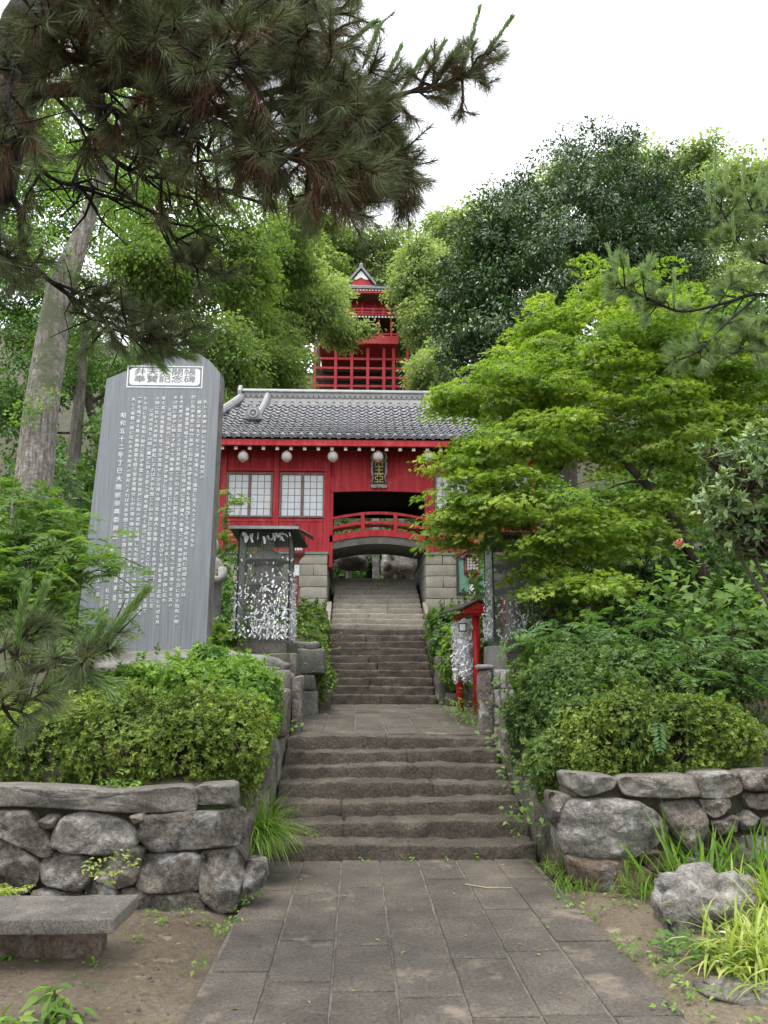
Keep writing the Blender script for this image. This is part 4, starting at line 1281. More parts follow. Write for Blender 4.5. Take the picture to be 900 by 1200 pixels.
def caged_lantern(cx, cy, z0, label_case, label_lan, label_paper_side, npaper, seed, w=.36, h=1.56, parent_group=None):
    case = empty('lantern_cage', (cx, cy, z0), label_case, 'cage')
    for sx in (-1, 1):
        for sy in (-1, 1):
            MB().tube([(cx + sx * w, cy + sy * w, z0), (cx + sx * w, cy + sy * w, z0 + h)], .014, 6).build('post', 'metal_dark', case)
    for z in (z0 + .55, z0 + 1.12):
        for sx in (-1, 1):
            MB().tube([(cx + sx * w, cy - w, z), (cx + sx * w, cy + w, z)], .006, 5).build('tie_rod', 'metal_dark', case)
    r = MB()
    r.add([(cx - w - .12, cy - w - .18, z0 + h + .0), (cx + w + .12, cy - w - .18, z0 + h - .0), (cx + w + .2, cy + w + .2, z0 + h - .10), (cx - w - .1, cy + w + .2, z0 + h - .10),
           (cx - w - .12, cy - w - .18, z0 + h + .025), (cx + w + .12, cy - w - .18, z0 + h + .025), (cx + w + .2, cy + w + .2, z0 + h - .075), (cx - w - .1, cy + w + .2, z0 + h - .075)],
          [(3, 2, 1, 0), (4, 5, 6, 7), (0, 1, 5, 4), (1, 2, 6, 5), (2, 3, 7, 6), (3, 0, 4, 7)])
    ro = r.build('roof', 'metal_dark', case)
    boxo('rim', cx - w - .13, cx + w + .13, cy - w - .195, cy - w - .181, z0 + h - .012, z0 + h + .03, 'wire', ro)
    net = MB()
    def wire(a, b):
        a, b = Vector(a), Vector(b)
        net.tube([a, b], .0027, 3, cap=False)
    st = .036
    for i in range(int(2 * w / st) + 1):
        t_ = -w + i * st
        for s in (-1, 1):
            wire((cx + t_, cy + s * w, z0), (cx + t_, cy + s * w, z0 + h))
            wire((cx + s * w, cy + t_, z0), (cx + s * w, cy + t_, z0 + h))
    for i in range(int(h / st)):
        z = z0 + i * st
        for s in (-1, 1):
            wire((cx - w, cy + s * w, z), (cx + w, cy + s * w, z))
            wire((cx + s * w, cy - w, z), (cx + s * w, cy + w, z))
    tag(net.build('wire_net', 'wire', case), kind='stuff')
    def sam(rr):
        while True:
            u, v = rr.uniform(-1, 1), rr.beta(1.1, 2.6)
            face = rr.integers(0, 3)
            keep = .25 + .75 * max(0, (u + 1) / 2) if face == 0 else 1
            if rr.uniform() < keep: break
        if face == 0: return (cx + u * w, cy - w - .01, z0 + .05 + v * h * .78), (0, -1, 0)
        if face == 1: return (cx + w + .01, cy + u * w, z0 + .05 + v * h * .8), (1, 0, 0)
        return (cx - w - .01, cy + u * w, z0 + .05 + v * h * .6), (-1, 0, 0)
    tag(link('papers', strip_papers(npaper, sam, seed), 'paper', case), kind='stuff')
    def sam2(rr):
        return (cx + rr.uniform(-w, w), cy - w - .01, z0 + h - .05 + rr.uniform(-.05, .02)), (0, -1, 0)
    tag(link('papers', strip_papers(26, sam2, seed + 1, (.012, .09)), 'paper', case), kind='stuff')
    lan = empty('stone_lantern', (cx, cy, z0 - .5), label_lan, 'lantern')
    rblock('plinth', (cx - w + .02, cy - w + .02, z0 - .17), (cx + w - .02, cy + w - .02, z0 - .002), 'dressed', lan, r=.015, amp=.012, seed=seed)
    rblock('footing', (cx - w - .05, cy - w - .05, z0 - .48), (cx + w + .13, cy + w + .1, z0 - .172), 'dressed', lan, r=.02, amp=.015, seed=seed + 2)
    MB().lathe([(.24, z0), (.22, z0 + .08), (.15, z0 + .16), (.12, z0 + .3), (.12, z0 + .62), (.16, z0 + .72)], cx, cy, 14).build('shaft', 'statue_stone', lan, smooth=True)
    MB().lathe([(.17, z0 + .72), (.27, z0 + .80), (.28, z0 + .90), (.2, z0 + .93)], cx, cy, 14).build('platform', 'statue_stone', lan)
    MB().lathe([(.16, z0 + .93), (.16, z0 + 1.13)], cx, cy, sides=6).build('firebox', 'statue_stone', lan)
    MB().lathe([(.2, z0 + 1.10), (.33, z0 + 1.16), (.33, z0 + 1.19), (.2, z0 + 1.28), (.12, z0 + 1.32)], cx, cy, sides=10).build('cap', 'statue_stone', lan)
    MB().lathe([(.09, z0 + 1.32), (.10, z0 + 1.45), (.05, z0 + 1.53)], cx, cy, 10).build('jewel', 'statue_stone', lan)
    return case
cl = PY(309, 752, 11.5)
caged_lantern(cl.x, 11.6, cl.z, 'wire cage with flat dark roof and tied paper fortunes beside the stele', 'weathered grey stone lantern inside the wire cage beside the stele', 0, 1700, 5)
cr = PY(606, 752, 11.9)
caged_lantern(cr.x, 12.1, cr.z, 'wire cage with tied paper fortunes half hidden by the maple', 'stone lantern inside the wire cage under the maple', 0, 900, 15)

# ================================================================== red lantern posts flanking the upper flight
def lantern_post(px, py0, py1, Y, label):
    b, tp = PY(px, py0, Y), PY(px, py1, Y)
    x, z0, z1 = b.x, b.z - .5, tp.z
    root = empty('lantern_post', (x, Y, z0), label, 'lantern post', 'red lantern posts flanking the upper flight')
    MB().box(x - .05, x + .05, Y - .05, Y + .05, z0, z1 - .62).build('pole', 'red_brown', root, bevel=.006)
    boxo('white_band', x - .054, x + .054, Y - .054, Y + .054, z1 - .98, z1 - .76, 'white_paint', root)
    MB().lathe([(.085, z1 - .66), (.11, z1 - .62), (.2, z1 - .55), (.22, z1 - .52)], x, Y, sides=4).build('bracket', 'red_brown', root)
    hd = MB().box(x - .15, x + .15, Y - .15, Y + .15, z1 - .52, z1 - .47).box(x - .15, x + .15, Y - .15, Y + .15, z1 - .21, z1 - .17)
    for sx in (-1, 1):
        for sy in (-1, 1):
            hd.box(x + sx * .135 - .016, x + sx * .135 + .016, Y + sy * .135 - .016, Y + sy * .135 + .016, z1 - .47, z1 - .21)
    hd = hd.build('lantern_frame', 'red_brown', root)
    boxo('paper_shade', x - .128, x + .128, Y - .128, Y + .128, z1 - .468, z1 - .212, 'paper', hd)
    grid = MB()
    for i in range(1, 4):
        u = -.128 + .256 * i / 4
        grid.box(x + u - .005, x + u + .005, Y - .137, Y - .129, z1 - .468, z1 - .212)
        grid.box(x - .128, x + .128, Y - .1365, Y - .1292, z1 - .468 + .256 * i / 4 - .005, z1 - .468 + .256 * i / 4 + .005)
    grid.build('lattice', 'red_brown', hd)
    rf_ = MB()
    for s in (-1, 1):
        rf_.add([(x, Y - .28, z1 - .02), (x, Y + .28, z1 - .02), (x + s * .33, Y + .28, z1 - .20), (x + s * .33, Y - .28, z1 - .20),
                 (x, Y - .28, z1 + .02), (x, Y + .28, z1 + .02), (x + s * .33, Y + .28, z1 - .16), (x + s * .33, Y - .28, z1 - .16)],
                [(0, 1, 2, 3), (7, 6, 5, 4), (0, 3, 7, 4), (1, 0, 4, 5), (2, 1, 5, 6), (3, 2, 6, 7)])
    ro = rf_.build('roof', 'red_brown', root)
    MB().tube([(x, Y - .3, z1 + .03), (x, Y + .3, z1 + .03)], .03, 6).build('ridge_pole', 'dark_wood_and_shade', ro)
    MB().prism([(x - .16, z1 - .168), (x + .16, z1 - .168), (x, z1 - .03)], 'y', Y - .2, Y - .16).build('gable', 'red_brown', ro)
lantern_post(346, 738, 620, 16.4, 'brown-red lantern post standing beside the caged stone lantern')
lantern_post(554, 716, 643, 16.6, 'brown-red lantern post in front of the green board')

# ================================================================== paper-fortune rack and notice board at the landing edge
kx, ky0, ky1 = 1.80, 12.75, 13.45
kz = land_z(13.0)
rack = empty('fortune_rack', (kx, 13.1, kz), 'red two-post rack under a small roof, thick with tied white papers', 'rack')
kt = PY(556, 722, ky0).z
for y in (ky0, ky1):
    MB().tube([(kx + (.04 if y == ky0 else -.02), y, kz - .06), (kx + (.04 if y == ky0 else -.02), y, kt)], .062, 12).build('post', 'red_post', rack, smooth=True)
boxo('beam', kx - .05, kx + .07, ky0 - .2, ky1 + .2, kt, kt + .085, 'red_post', rack)
for (z, nm) in ((kt - .12, 'wire_rail'), (kt - .32, 'wire_rail'), (kt - .5, 'wire_rail'), (kt - .7, 'wire_rail')):
    MB().tube([(kx - .01, ky0, z), (kx - .01, ky1, z)], .006, 5).build(nm, 'metal_dark', rack)
rr_ = MB()
for s in (-1, 1):
    rr_.add([(kx, ky0 - .32, kt + .22), (kx, ky1 + .32, kt + .22), (kx + s * .27, ky1 + .32, kt + .09), (kx + s * .27, ky0 - .32, kt + .09),
             (kx, ky0 - .32, kt + .25), (kx, ky1 + .32, kt + .25), (kx + s * .27, ky1 + .32, kt + .115), (kx + s * .27, ky0 - .32, kt + .115)],
            [(0, 1, 2, 3), (7, 6, 5, 4), (0, 3, 7, 4), (1, 0, 4, 5), (2, 1, 5, 6), (3, 2, 6, 7)])
rr_.build('roof', 'dark_wood_and_shade', rack)
MB().prism([(kx - .22, kt + .087), (kx + .22, kt + .087), (kx, kt + .2)], 'y', ky0 - .27, ky0 - .22).build('gable', 'red_post', rack)
boxo('plate', kx - .24, kx + .24, ky0 - .24, ky0 - .19, kt + .03, kt + .086, 'red_post', rack)
def sam_r(rr):
    u = rr.uniform(-.02, 1.02)
    return (kx - .06 + rr.uniform(-.05, .12), ky0 + (ky1 - ky0) * u, kt - .03 - 1.0 * rr.uniform() * (.86 + .14 * math.sin(u * 9))), (-1, 0, 0)
tag(link('papers', strip_papers(3600, sam_r, 31, (.010, .055)), 'paper', rack), kind='stuff')
rack.rotation_euler = (0, 0, R(11))
sgn = empty('fortune_sign', (kx - .15, ky0 + .1, kt - .2), 'tiny framed square tag hanging among the papers of the red rack', 'tag')
s_ = MB().box(kx - .18, kx - .05, ky0 - .03, ky0 - .015, kt - .25, kt - .11).build('frame', 'metal_dark', sgn)
boxo('card', kx - .16, kx - .07, ky0 - .034, ky0 - .031, kt - .23, kt - .13, 'paper', sgn)

nb0, nb1 = PY(594, 760, 13.6), PY(640, 690, 13.6)
nbd = empty('notice_board', (nb0.x, 13.6, 1.5), 'red-posted black notice board with a white sheet under the maple', 'notice board')
for x in (nb0.x, nb0.x + .75):
    boxo('post', x - .045, x + .045, 13.55, 13.65, 1.6, nb1.z, 'red_post', nbd, bevel=.006)
boxo('panel', nb0.x + .05, nb0.x + .70, 13.58, 13.61, nb0.z + .2, nb1.z - .05, 'black_lacquer', nbd)
shp0, shp1 = PY(598, 740, 13.57), PY(617, 724, 13.57)
boxo('white_sheet', shp0.x, shp1.x, 13.57, 13.578, shp0.z, shp1.z, 'paper', nbd)
boxo('beam', nb0.x - .15, nb0.x + .9, 13.53, 13.67, nb1.z, nb1.z + .07, 'red_post', nbd)
ro = MB()
for s in (-1, 1):
    ro.add([(nb0.x - .25, 13.6, nb1.z + .22), (nb0.x + 1.0, 13.6, nb1.z + .22), (nb0.x + 1.0, 13.6 + s * .3, nb1.z + .08), (nb0.x - .25, 13.6 + s * .3, nb1.z + .08),
            (nb0.x - .25, 13.6, nb1.z + .25), (nb0.x + 1.0, 13.6, nb1.z + .25), (nb0.x + 1.0, 13.6 + s * .3, nb1.z + .105), (nb0.x - .25, 13.6 + s * .3, nb1.z + .105)],
           [(0, 1, 2, 3), (7, 6, 5, 4), (0, 3, 7, 4), (1, 0, 4, 5), (2, 1, 5, 6), (3, 2, 6, 7)])
ro.build('roof', 'dark_wood_and_shade', nbd)

# carved stone posts beside the landing
gp = empty('stone_gatepost', (1.6, 10.1, .95), 'rounded weathered stone post where the lower steps meet the landing', 'post')
p0, p1 = PY(561, 846, 10.0), PY(577, 779, 10.0)
rblock('shaft', (p0.x, 9.95, .8), (p1.x, 10.13, p1.z - .06), 'rock', gp, cell=.08, r=.06, amp=.02, seed=4)
rblock('cap', (p0.x - .015, 9.93, p1.z - .058), (p1.x + .015, 10.15, p1.z), 'old_stone', gp, cell=.06, r=.025, amp=.012, seed=5)
fp = empty('carved_stone_fence', (1.8, 10.1, .95), 'pale carved stone fence panel with sunken fields beside the clipped hedge', 'fence')
q0, q1 = PY(578, 852, 10.0), PY(603, 785, 10.0)
rblock('slab', (q0.x, 10.02, .8), (q1.x, 10.16, q1.z), 'statue_stone', fp, cell=.1, r=.012, amp=.01, seed=7)
nx_, nz_ = 3, 3
for i in range(nx_):
    for j in range(nz_):
        a = q0.x + .012 + (q1.x - q0.x - .024) * i / nx_; b = q0.x + .012 + (q1.x - q0.x - .024) * (i + 1) / nx_
        c = .99 + (q1.z - 1.0) * j / nz_; d = .99 + (q1.z - 1.0) * (j + 1) / nz_
        rblock('carved_panel', (a + .008, 9.985, c + .01), (b - .008, 10.03, d - .01), 'statue_stone', fp, cell=.05, r=.01, amp=.02, seed=70 + i * 3 + j, nscale=14)
bs0, bs1 = PY(571, 782, 10.6), PY(592, 757, 10.6)
tag(rblock('stone_cube', (bs0.x, 10.5, 1.2), (bs1.x, 10.85, bs1.z), 'old_stone', None, cell=.1, r=.02, amp=.015, seed=8), 'grey stone block standing behind the rounded stone post', 'stone block')

# ================================================================== foliage geometry
def unit(a):
    return a / np.maximum(np.linalg.norm(a, axis=-1, keepdims=True), 1e-9)

def rvec(n, rg):
    return unit(rg.normal(size=(n, 3)))

def ortho(d, n):
    return unit(n - d * np.sum(d * n, axis=1, keepdims=True))

class Leaves:
    def __init__(self):
        self.V, self.T, self.Rn, self.k = [], [], [], 0
    def _push(self, V, T, rnd):
        self.V.append(V); self.T.append(T + self.k); self.Rn.append(rnd); self.k += len(V)
    def leaf(self, pos, d, n, L, W, rnd, fold=.22, curl=.12, at=.45):
        N = len(pos)
        d = unit(d); n = ortho(d, n); s = np.cross(d, n)
        L = np.broadcast_to(np.asarray(L, float).reshape(-1, 1), (N, 1)); W = np.broadcast_to(np.asarray(W, float).reshape(-1, 1), (N, 1))
        tip = pos + d * L - n * curl * L
        lf = pos + d * L * at + s * W * .5 + n * fold * W * .5
        rt = pos + d * L * at - s * W * .5 + n * fold * W * .5
        V = np.stack([pos, rt, tip, lf], 1).reshape(-1, 3)
        b = np.arange(N)[:, None] * 4
        T = np.concatenate([b + np.array([[0, 1, 2]]), b + np.array([[0, 2, 3]])], 1).reshape(-1, 3)
        self._push(V, T, np.repeat(rnd, 2))
    def palmate(self, pos, d, n, L, rnd, lobes=5):
        N = len(pos)
        d = unit(d); n = ortho(d, n); s = np.cross(d, n)
        L = np.broadcast_to(np.asarray(L, float).reshape(-1, 1), (N, 1))
        ang = {5: [-1.35, -.66, 0, .66, 1.35], 3: [-.85, 0, .85]}[lobes]
        ln = {5: [.6, .9, 1, .9, .6], 3: [.8, 1, .8]}[lobes]
        Vs, Ts = [], []
        for q, (a, l) in enumerate(zip(ang, ln)):
            dd = d * math.cos(a) + s * math.sin(a)
            ss = np.cross(dd, n)
            w = L * .20
            Vs += [pos + dd * L * .12 + ss * w, pos + dd * L * l - n * L * .12, pos + dd * L * .12 - ss * w]
            Ts += [[q * 3, q * 3 + 1, q * 3 + 2]]
        V = np.stack(Vs, 1).reshape(-1, 3)
        m = len(Vs)
        T = (np.arange(N)[:, None, None] * m + np.array(Ts)[None]).reshape(-1, 3)
        self._push(V, T, np.repeat(rnd, len(Ts)))
    def needle(self, pos, d, L, w, rnd, rg, droop=0.0):
        N = len(pos)
        d = unit(d)
        s = unit(np.cross(d, rvec(N, rg)))
        L = np.broadcast_to(np.asarray(L, float).reshape(-1, 1), (N, 1))
        tip = pos + d * L
        tip[:, 2] -= droop * L[:, 0]
        V = np.stack([pos - s * w * .5, pos + s * w * .5, tip], 1).reshape(-1, 3)
        T = np.arange(N * 3).reshape(-1, 3)
        self._push(V, T, rnd)
    def blade(self, pos, d, L, W, bend, rnd, seg=4):
        """arching strap leaves: d start direction, bend pulls the tip down"""
        N = len(pos)
        d = unit(d)
        L = np.broadcast_to(np.asarray(L, float).reshape(-1, 1), (N, 1)); W = np.broadcast_to(np.asarray(W, float).reshape(-1, 1), (N, 1))
        bend = np.broadcast_to(np.asarray(bend, float).reshape(-1, 1), (N, 1))
        up = np.array([[0, 0, 1.0]])
        s = unit(np.cross(d, up) + 1e-5)
        Vs = []
        p = pos.copy(); dd = d.copy()
        for i in range(seg + 1):
            t = i / seg
            w = W * (0.55 + .9 * t) * (1 - t) ** .7 + W * .03
            Vs += [p - s * w * .5, p + s * w * .5]
            dd = unit(dd - up * bend / seg)
            p = p + dd * L / seg
        Ts = []
        for i in range(seg):
            a = 2 * i
            Ts += [[a, a + 1, a + 3], [a, a + 3, a + 2]]
        V = np.stack(Vs, 1).reshape(-1, 3)
        T = (np.arange(N)[:, None, None] * len(Vs) + np.array(Ts)[None]).reshape(-1, 3)
        self._push(V, T, np.repeat(rnd, len(Ts)))
    def pinnate(self, pos, d, n, L, rnd, rg, pairs=7, lw=.34, droop=.5):
        """compound leaves: leaflets in pairs along an arching stalk"""
        N = len(pos)
        d = unit(d); n = ortho(d, n); s = np.cross(d, n)
        L = np.broadcast_to(np.asarray(L, float).reshape(-1, 1), (N, 1))
        for i in range(pairs):
            t = (i + .8) / pairs
            c = pos + d * L * t - np.array([[0, 0, 1.0]]) * L * droop * t * t * .5
            ll = L * .36 * math.sin(math.pi * (.22 + .7 * t)) * (1.0 if i < pairs - 1 else .9)
            for sg in (-1, 1):
                dd = unit(d * .55 + s * sg - np.array([[0, 0, .15]]) + rg.normal(0, .12, (N, 3)))
                self.leaf(c, dd, n + rg.normal(0, .15, (N, 3)), ll, ll * lw, np.clip(rnd + rg.normal(0, .07, N), 0, 1))
        self.needle(pos, d, L, .004, rnd, rg, droop=droop * .5)
    def build(self, name, mat, parent=None, kind=None):
        me = tri_mesh(name, np.concatenate(self.V), np.concatenate(self.T), np.clip(np.concatenate(self.Rn), 0, 1))
        o = link(name, me, mat, parent)
        if kind: o['kind'] = kind
        return o

# blob = (centre xyz, radii xyz)
def PB(px, py, Y, rx, ry, rd):
    p = PY(px, py, Y)
    m = mpp(p)
    return (np.array(p), np.array([rx * m, rd, ry * m]))

def sample_blobs(blobs, n, rg, inner=.55, wexp=1.0):
    vol = np.array([b[1].prod() ** (2 / 3) for b in blobs]) ** wexp
    idx = rg.choice(len(blobs), n, p=vol / vol.sum())
    C = np.array([blobs[i][0] for i in idx]); Rr = np.array([blobs[i][1] for i in idx])
    u = rvec(n, rg)
    r = inner + (1 - inner) * rg.uniform(0, 1, (n, 1)) ** .6
    k = 1 + .22 * np.sin(u[:, :1] * 5 + C[:, :1]) * np.cos(u[:, 1:2] * 4 + C[:, 2:3]) + .16 * np.sin(u[:, 2:3] * 9 + C[:, 1:2])
    return C + u * Rr * r * k, unit(u / Rr)

def lobed(blobs, rg, k=9, f=.5):
    """break each big blob into smaller lobes around its shell so that crowns get clumps and gaps"""
    out = []
    for c, r in blobs:
        out.append((c, r * .62))
        for _ in range(k):
            u = rvec(1, rg)[0]
            out.append((c + u * r * .68, r * f * rg.uniform(.7, 1.15)))
    return out

def skeleton(trunk, rad, targets, rg, bark_sides=5, tip_r=.006, wander=.12, rise=.25, ratio=.55):
    """tube mesh: trunk polyline plus a limb to every target, each leaving the nearest thicker node"""
    mb = MB()
    trunk = [Vector(p) for p in trunk]
    P, Rd = [], []
    tp, tr = [], []
    for i in range(len(trunk) - 1):
        m = max(2, int((trunk[i + 1] - trunk[i]).length / .4))
        for j in range(m):
            t = j / m
            tp.append(trunk[i].lerp(trunk[i + 1], t)); tr.append(rad[i] + (rad[i + 1] - rad[i]) * t)
    tp.append(trunk[-1]); tr.append(rad[-1])
    mb.tube(tp, tr, 12)
    P = [tuple(p) for p in tp[len(tp) // 3:]]; Rd = list(tr[len(tp) // 3:])
    targets = np.asarray(targets)
    o = np.argsort(np.linalg.norm(targets - np.array(tp[-1]), axis=1))
    for ti in o:
        c = targets[ti]
        A = np.array(P)
        dv = np.linalg.norm(A - c, axis=1)
        cost = dv + .8 * np.maximum(0, A[:, 2] - c[2]) + .15 * np.exp(-np.array(Rd) * 40) 
        j = int(np.argmin(cost))
        a = Vector(P[j]); b = Vector(c)
        Ld = (b - a).length
        if Ld < .05: continue
        r0 = min(Rd[j] * ratio + .002, .012 + .02 * Ld)
        m = max(3, min(8, int(Ld / .3)))
        perp = Vector(rg.normal(0, 1, 3)).normalized() * Ld * wander
        pts, rs = [], []
        for q in range(m + 1):
            t = q / m
            p = a.lerp(b, t) + perp * math.sin(math.pi * t) + Vector((0, 0, rise * Ld * t * (1 - t)))
            pts.append(p); rs.append(max(tip_r, r0 * (1 - t) + tip_r * t))
        mb.tube(pts, rs, bark_sides, cap=False)
        for p, r_ in list(zip(pts, rs))[1:]:
            P.append(tuple(p)); Rd.append(r_)
    return mb

def tree(name, label, cat, trunk, rad, blobs, ncl, per, cr, L, W, mat, bark, seed, flat=.75, shape='leaf', inner=.5, group=None, up=.6, outw=.5, rnd_n=.7,
         droop=.35, limbs=None, tip_r=.006, lobes=5, tone=0.0, lobes_k=0, **sk):
    rg = np.random.default_rng(seed)
    if lobes_k: blobs = lobed(blobs, rg, lobes_k)
    C, O = sample_blobs(blobs, ncl, rg, inner)
    root = empty(name, tuple(trunk[0]), label, cat, group)
    nl = limbs or min(ncl, 90)
    skeleton(trunk, rad, C[:nl], rg, tip_r=tip_r, **sk).build('trunk', bark, root, smooth=True)
    N = ncl * per
    ci = np.repeat(np.arange(ncl), per)
    crs = cr * rg.uniform(.6, 1.35, ncl)
    u = rvec(N, rg) * rg.uniform(.15, 1, (N, 1)) ** .55
    off = u * crs[ci][:, None] * np.array([[1, 1, flat]])
    o = O[ci]
    if flat < .4:                                   # layered sprays droop at their rims
        off[:, 2] -= .35 * (off[:, 0] ** 2 + off[:, 1] ** 2) / crs[ci]
    pos = C[ci] + off
    n = unit(np.array([[0, 0, up]]) + o * outw + rg.normal(0, rnd_n, (N, 3)) * .6)
    d = unit(unit(off + 1e-6) * .8 + o * .3 + rg.normal(0, .5, (N, 3)) - np.array([[0, 0, droop]]))
    rc = rg.uniform(0, 1, ncl)
    rnd = np.clip(.45 * rc[ci] + .55 * rg.uniform(0, 1, N) + tone, 0, 1)
    lv = Leaves()
    sz = L * rg.uniform(.65, 1.25, N)
    if shape == 'palmate':
        lv.palmate(pos, d, n, sz, rnd, lobes)
    else:
        lv.leaf(pos, d, n, sz, sz * (W / L), rnd)
    lv.build('crown', mat, root)
    return root

def shrub(name, label, cat, blobs, n, L, W, mat, seed, group=None, ros=5, depth_=.16, noise_=.2, core=True, kind=None, spread=.8, root_at=None, tone=0.0, up=.25, fk=(.46, 1.38)):
    """dense shrub: rosettes of small leaves over a bumpy surface, a second layer deeper, dark twigs inside"""
    n, L, W = int(n * fk[0]), L * fk[1], W * fk[1]
    rg = np.random.default_rng(seed)
    Bc = np.array([b[0] for b in blobs]); Br = np.array([b[1] for b in blobs])
    area = (Br[:, 0] * Br[:, 1] + Br[:, 1] * Br[:, 2] + Br[:, 0] * Br[:, 2])
    m = int(n * 1.9)
    idx = rg.choice(len(blobs), m, p=area / area.sum())
    u = rvec(m, rg)
    u = np.sign(u) * np.abs(u) ** .8
    nr = unit(u / Br[idx])
    q = Bc[idx] + u * Br[idx]
    bump = noise_ * (np.sin(q[:, 0] * 7 + 1) * np.sin(q[:, 1] * 6) * np.cos(q[:, 2] * 8) + .6 * np.sin(q[:, 0] * 17) * np.sin(q[:, 2] * 19 + 2) * np.cos(q[:, 1] * 15))
    deep = rg.uniform(0, 1, m) ** 2 * depth_
    p = Bc[idx] + u * Br[idx] * (1 + bump - deep)[:, None]
    ins = np.zeros(m, bool)
    for c, r in zip(Bc, Br):
        ins |= (np.sum(((p - c) / (r * .86)) ** 2, axis=1) < (1 - depth_) ** 2 * .82)
    ok = ~ins
    p, nr = p[ok][:n], nr[ok][:n]
    m = len(p)
    ns = int(m * .035)                              # young shoots standing proud of the surface
    si = rg.choice(m, ns, replace=False)
    sd = unit(nr[si] * .6 + np.array([[0, 0, .8]]) + rg.normal(0, .3, (ns, 3)))
    sl = rg.uniform(.03, .13, ns) * (L / .032) ** .5
    extra = [(p[si] + sd * (sl * f)[:, None], sd) for f in (.25, .45, .65, .85, 1.0)]
    p = np.concatenate([p] + [e[0] for e in extra]); nr = np.concatenate([nr] + [e[1] for e in extra])
    m = len(p)
    base = Vector(root_at) if root_at else Vector((float(Bc[:, 0].mean()), float(Bc[:, 1].mean()), float((Bc[:, 2] - Br[:, 2]).min())))
    root = empty(name, base, label, cat, group, kind)
    ax = unit(nr + np.array([[0, 0, up]]) + rg.normal(0, .35, (m, 3)))
    t1 = unit(np.cross(ax, rvec(m, rg)))
    t2 = np.cross(ax, t1)
    rcol = np.clip(.5 + .28 * np.sin(p[:, 0] * 3.1) * np.cos(p[:, 1] * 2.7 + p[:, 2] * 3) + rg.normal(0, .2, m) + tone + np.where(np.arange(m) >= m - 5 * ns, .25, 0), 0, 1)
    lv = Leaves()
    for k in range(ros):
        a = 2 * math.pi * k / ros + rg.uniform(-.4, .4, m)
        d = ax * .55 + (t1 * np.cos(a)[:, None] + t2 * np.sin(a)[:, None]) * spread + rg.normal(0, .15, (m, 3))
        sz = L * rg.uniform(.6, 1.25, m)
        lv.leaf(p, d, ax, sz, sz * (W / L), np.clip(rcol + rg.normal(0, .13, m), 0, 1))
    lv.build('foliage', mat, root)
    if core:
        tw = MB()
        for i in range(min(260, 40 * len(blobs))):
            c, r = blobs[int(rg.integers(len(blobs)))]
            v = Vector(rvec(1, rg)[0]); v.z = abs(v.z)
            b = Vector((c[0] + rg.uniform(-.3, .3) * r[0], c[1] + rg.uniform(-.3, .3) * r[1], c[2] - r[2] * .9))
            e = Vector((c[0] + v.x * r[0] * .9, c[1] + v.y * r[1] * .9, c[2] + v.z * r[2] * .9))
            mid = b.lerp(e, .5) + Vector(rg.normal(0, .05, 3))
            tw.tube([b, mid, e], [.012, .008, .003], 4, cap=False)
        tag(tw.build('twigs', 'twig', root), kind='stuff')
    return root

def gz(x, y):
    return hgt(x, y)

def base_at(px, Y, dz=-.1):
    """a trunk foot on the terrain below a pixel column"""
    x = PY(px, 600, Y).x
    return Vector((x, Y, gz(x, Y) + dz))

# ================================================================== Japanese maple over the cage
mb_ = PY(832, 690, 11.2)
mz = gz(mb_.x, 11.2)
tr = [(mb_.x, 11.2, mz - .1), PY(826, 680, 11.2), PY(806, 640, 11.1), PY(775, 585, 11.0), PY(735, 545, 10.9)]
MAPLE = [PB(705, 410, 11.6, 105, 48, 1.5), PB(800, 420, 11.8, 85, 62, 1.5), PB(635, 455, 11.2, 95, 34, 1.4), PB(612, 520, 10.9, 88, 40, 1.3), PB(590, 585, 10.7, 72, 36, 1.1),
         PB(705, 350, 12.0, 62, 26, 1.2), PB(745, 500, 11.2, 110, 56, 1.5), PB(560, 470, 11.1, 46, 16, .8), PB(845, 470, 12, 55, 70, 1.4), PB(640, 615, 10.8, 70, 34, 1.1),
         PB(545, 590, 10.8, 36, 42, .8), PB(640, 385, 11.8, 40, 18, .8), PB(590, 425, 11.5, 44, 16, .8), PB(530, 465, 11.2, 26, 8, .5), PB(525, 620, 10.8, 26, 16, .5), PB(765, 360, 12.2, 50, 26, 1.0), PB(555, 540, 10.9, 40, 20, .8),
         PB(690, 630, 10.6, 80, 36, 1.0), PB(760, 600, 11.0, 70, 40, 1.0), PB(690, 690, 10.3, 50, 24, .8), PB(626, 655, 10.7, 34, 28, .5), PB(640, 690, 10.5, 34, 18, .5), PB(850, 560, 11.8, 60, 60, 1.0)]
tree('maple_tree', 'spreading bright green maple reaching across the gate from the sloping bank', 'tree', tr, [.11, .10, .085, .07, .05], MAPLE, 750, 104, .40, .070, .03,
     'leaf_maple', 'bark_dark', 11, flat=.14, shape='palmate', inner=.25, up=1.1, outw=.25, rnd_n=.5, droop=.25, limbs=230, tip_r=.004, wander=.16, rise=.18)
# ================================================================== dark glossy evergreen
tb = base_at(665, 28.5)
tree('evergreen_tree', 'massive dark glossy evergreen tree with a domed crown behind the gate roof', 'tree',
     [tb, tb + Vector((0, 0, 4)), PY(660, 380, 28.5), PY(670, 290, 28.5)], [.5, .42, .32, .2],
     [PB(600, 335, 27.0, 92, 88, 3.2), PB(680, 262, 28.5, 112, 74, 3.8), PB(765, 262, 29, 62, 62, 3), PB(572, 285, 27.5, 42, 38, 2.4), PB(610, 405, 26.6, 92, 58, 2.8), PB(750, 320, 28, 80, 52, 3), PB(545, 365, 27, 40, 60, 2.2)],
     1500, 92, .50, .165, .075, 'leaf_glossy', 'bark_dark', 21, flat=.7, inner=.75, up=.7, outw=1.1, rnd_n=.55, droop=.5, lobes_k=14)

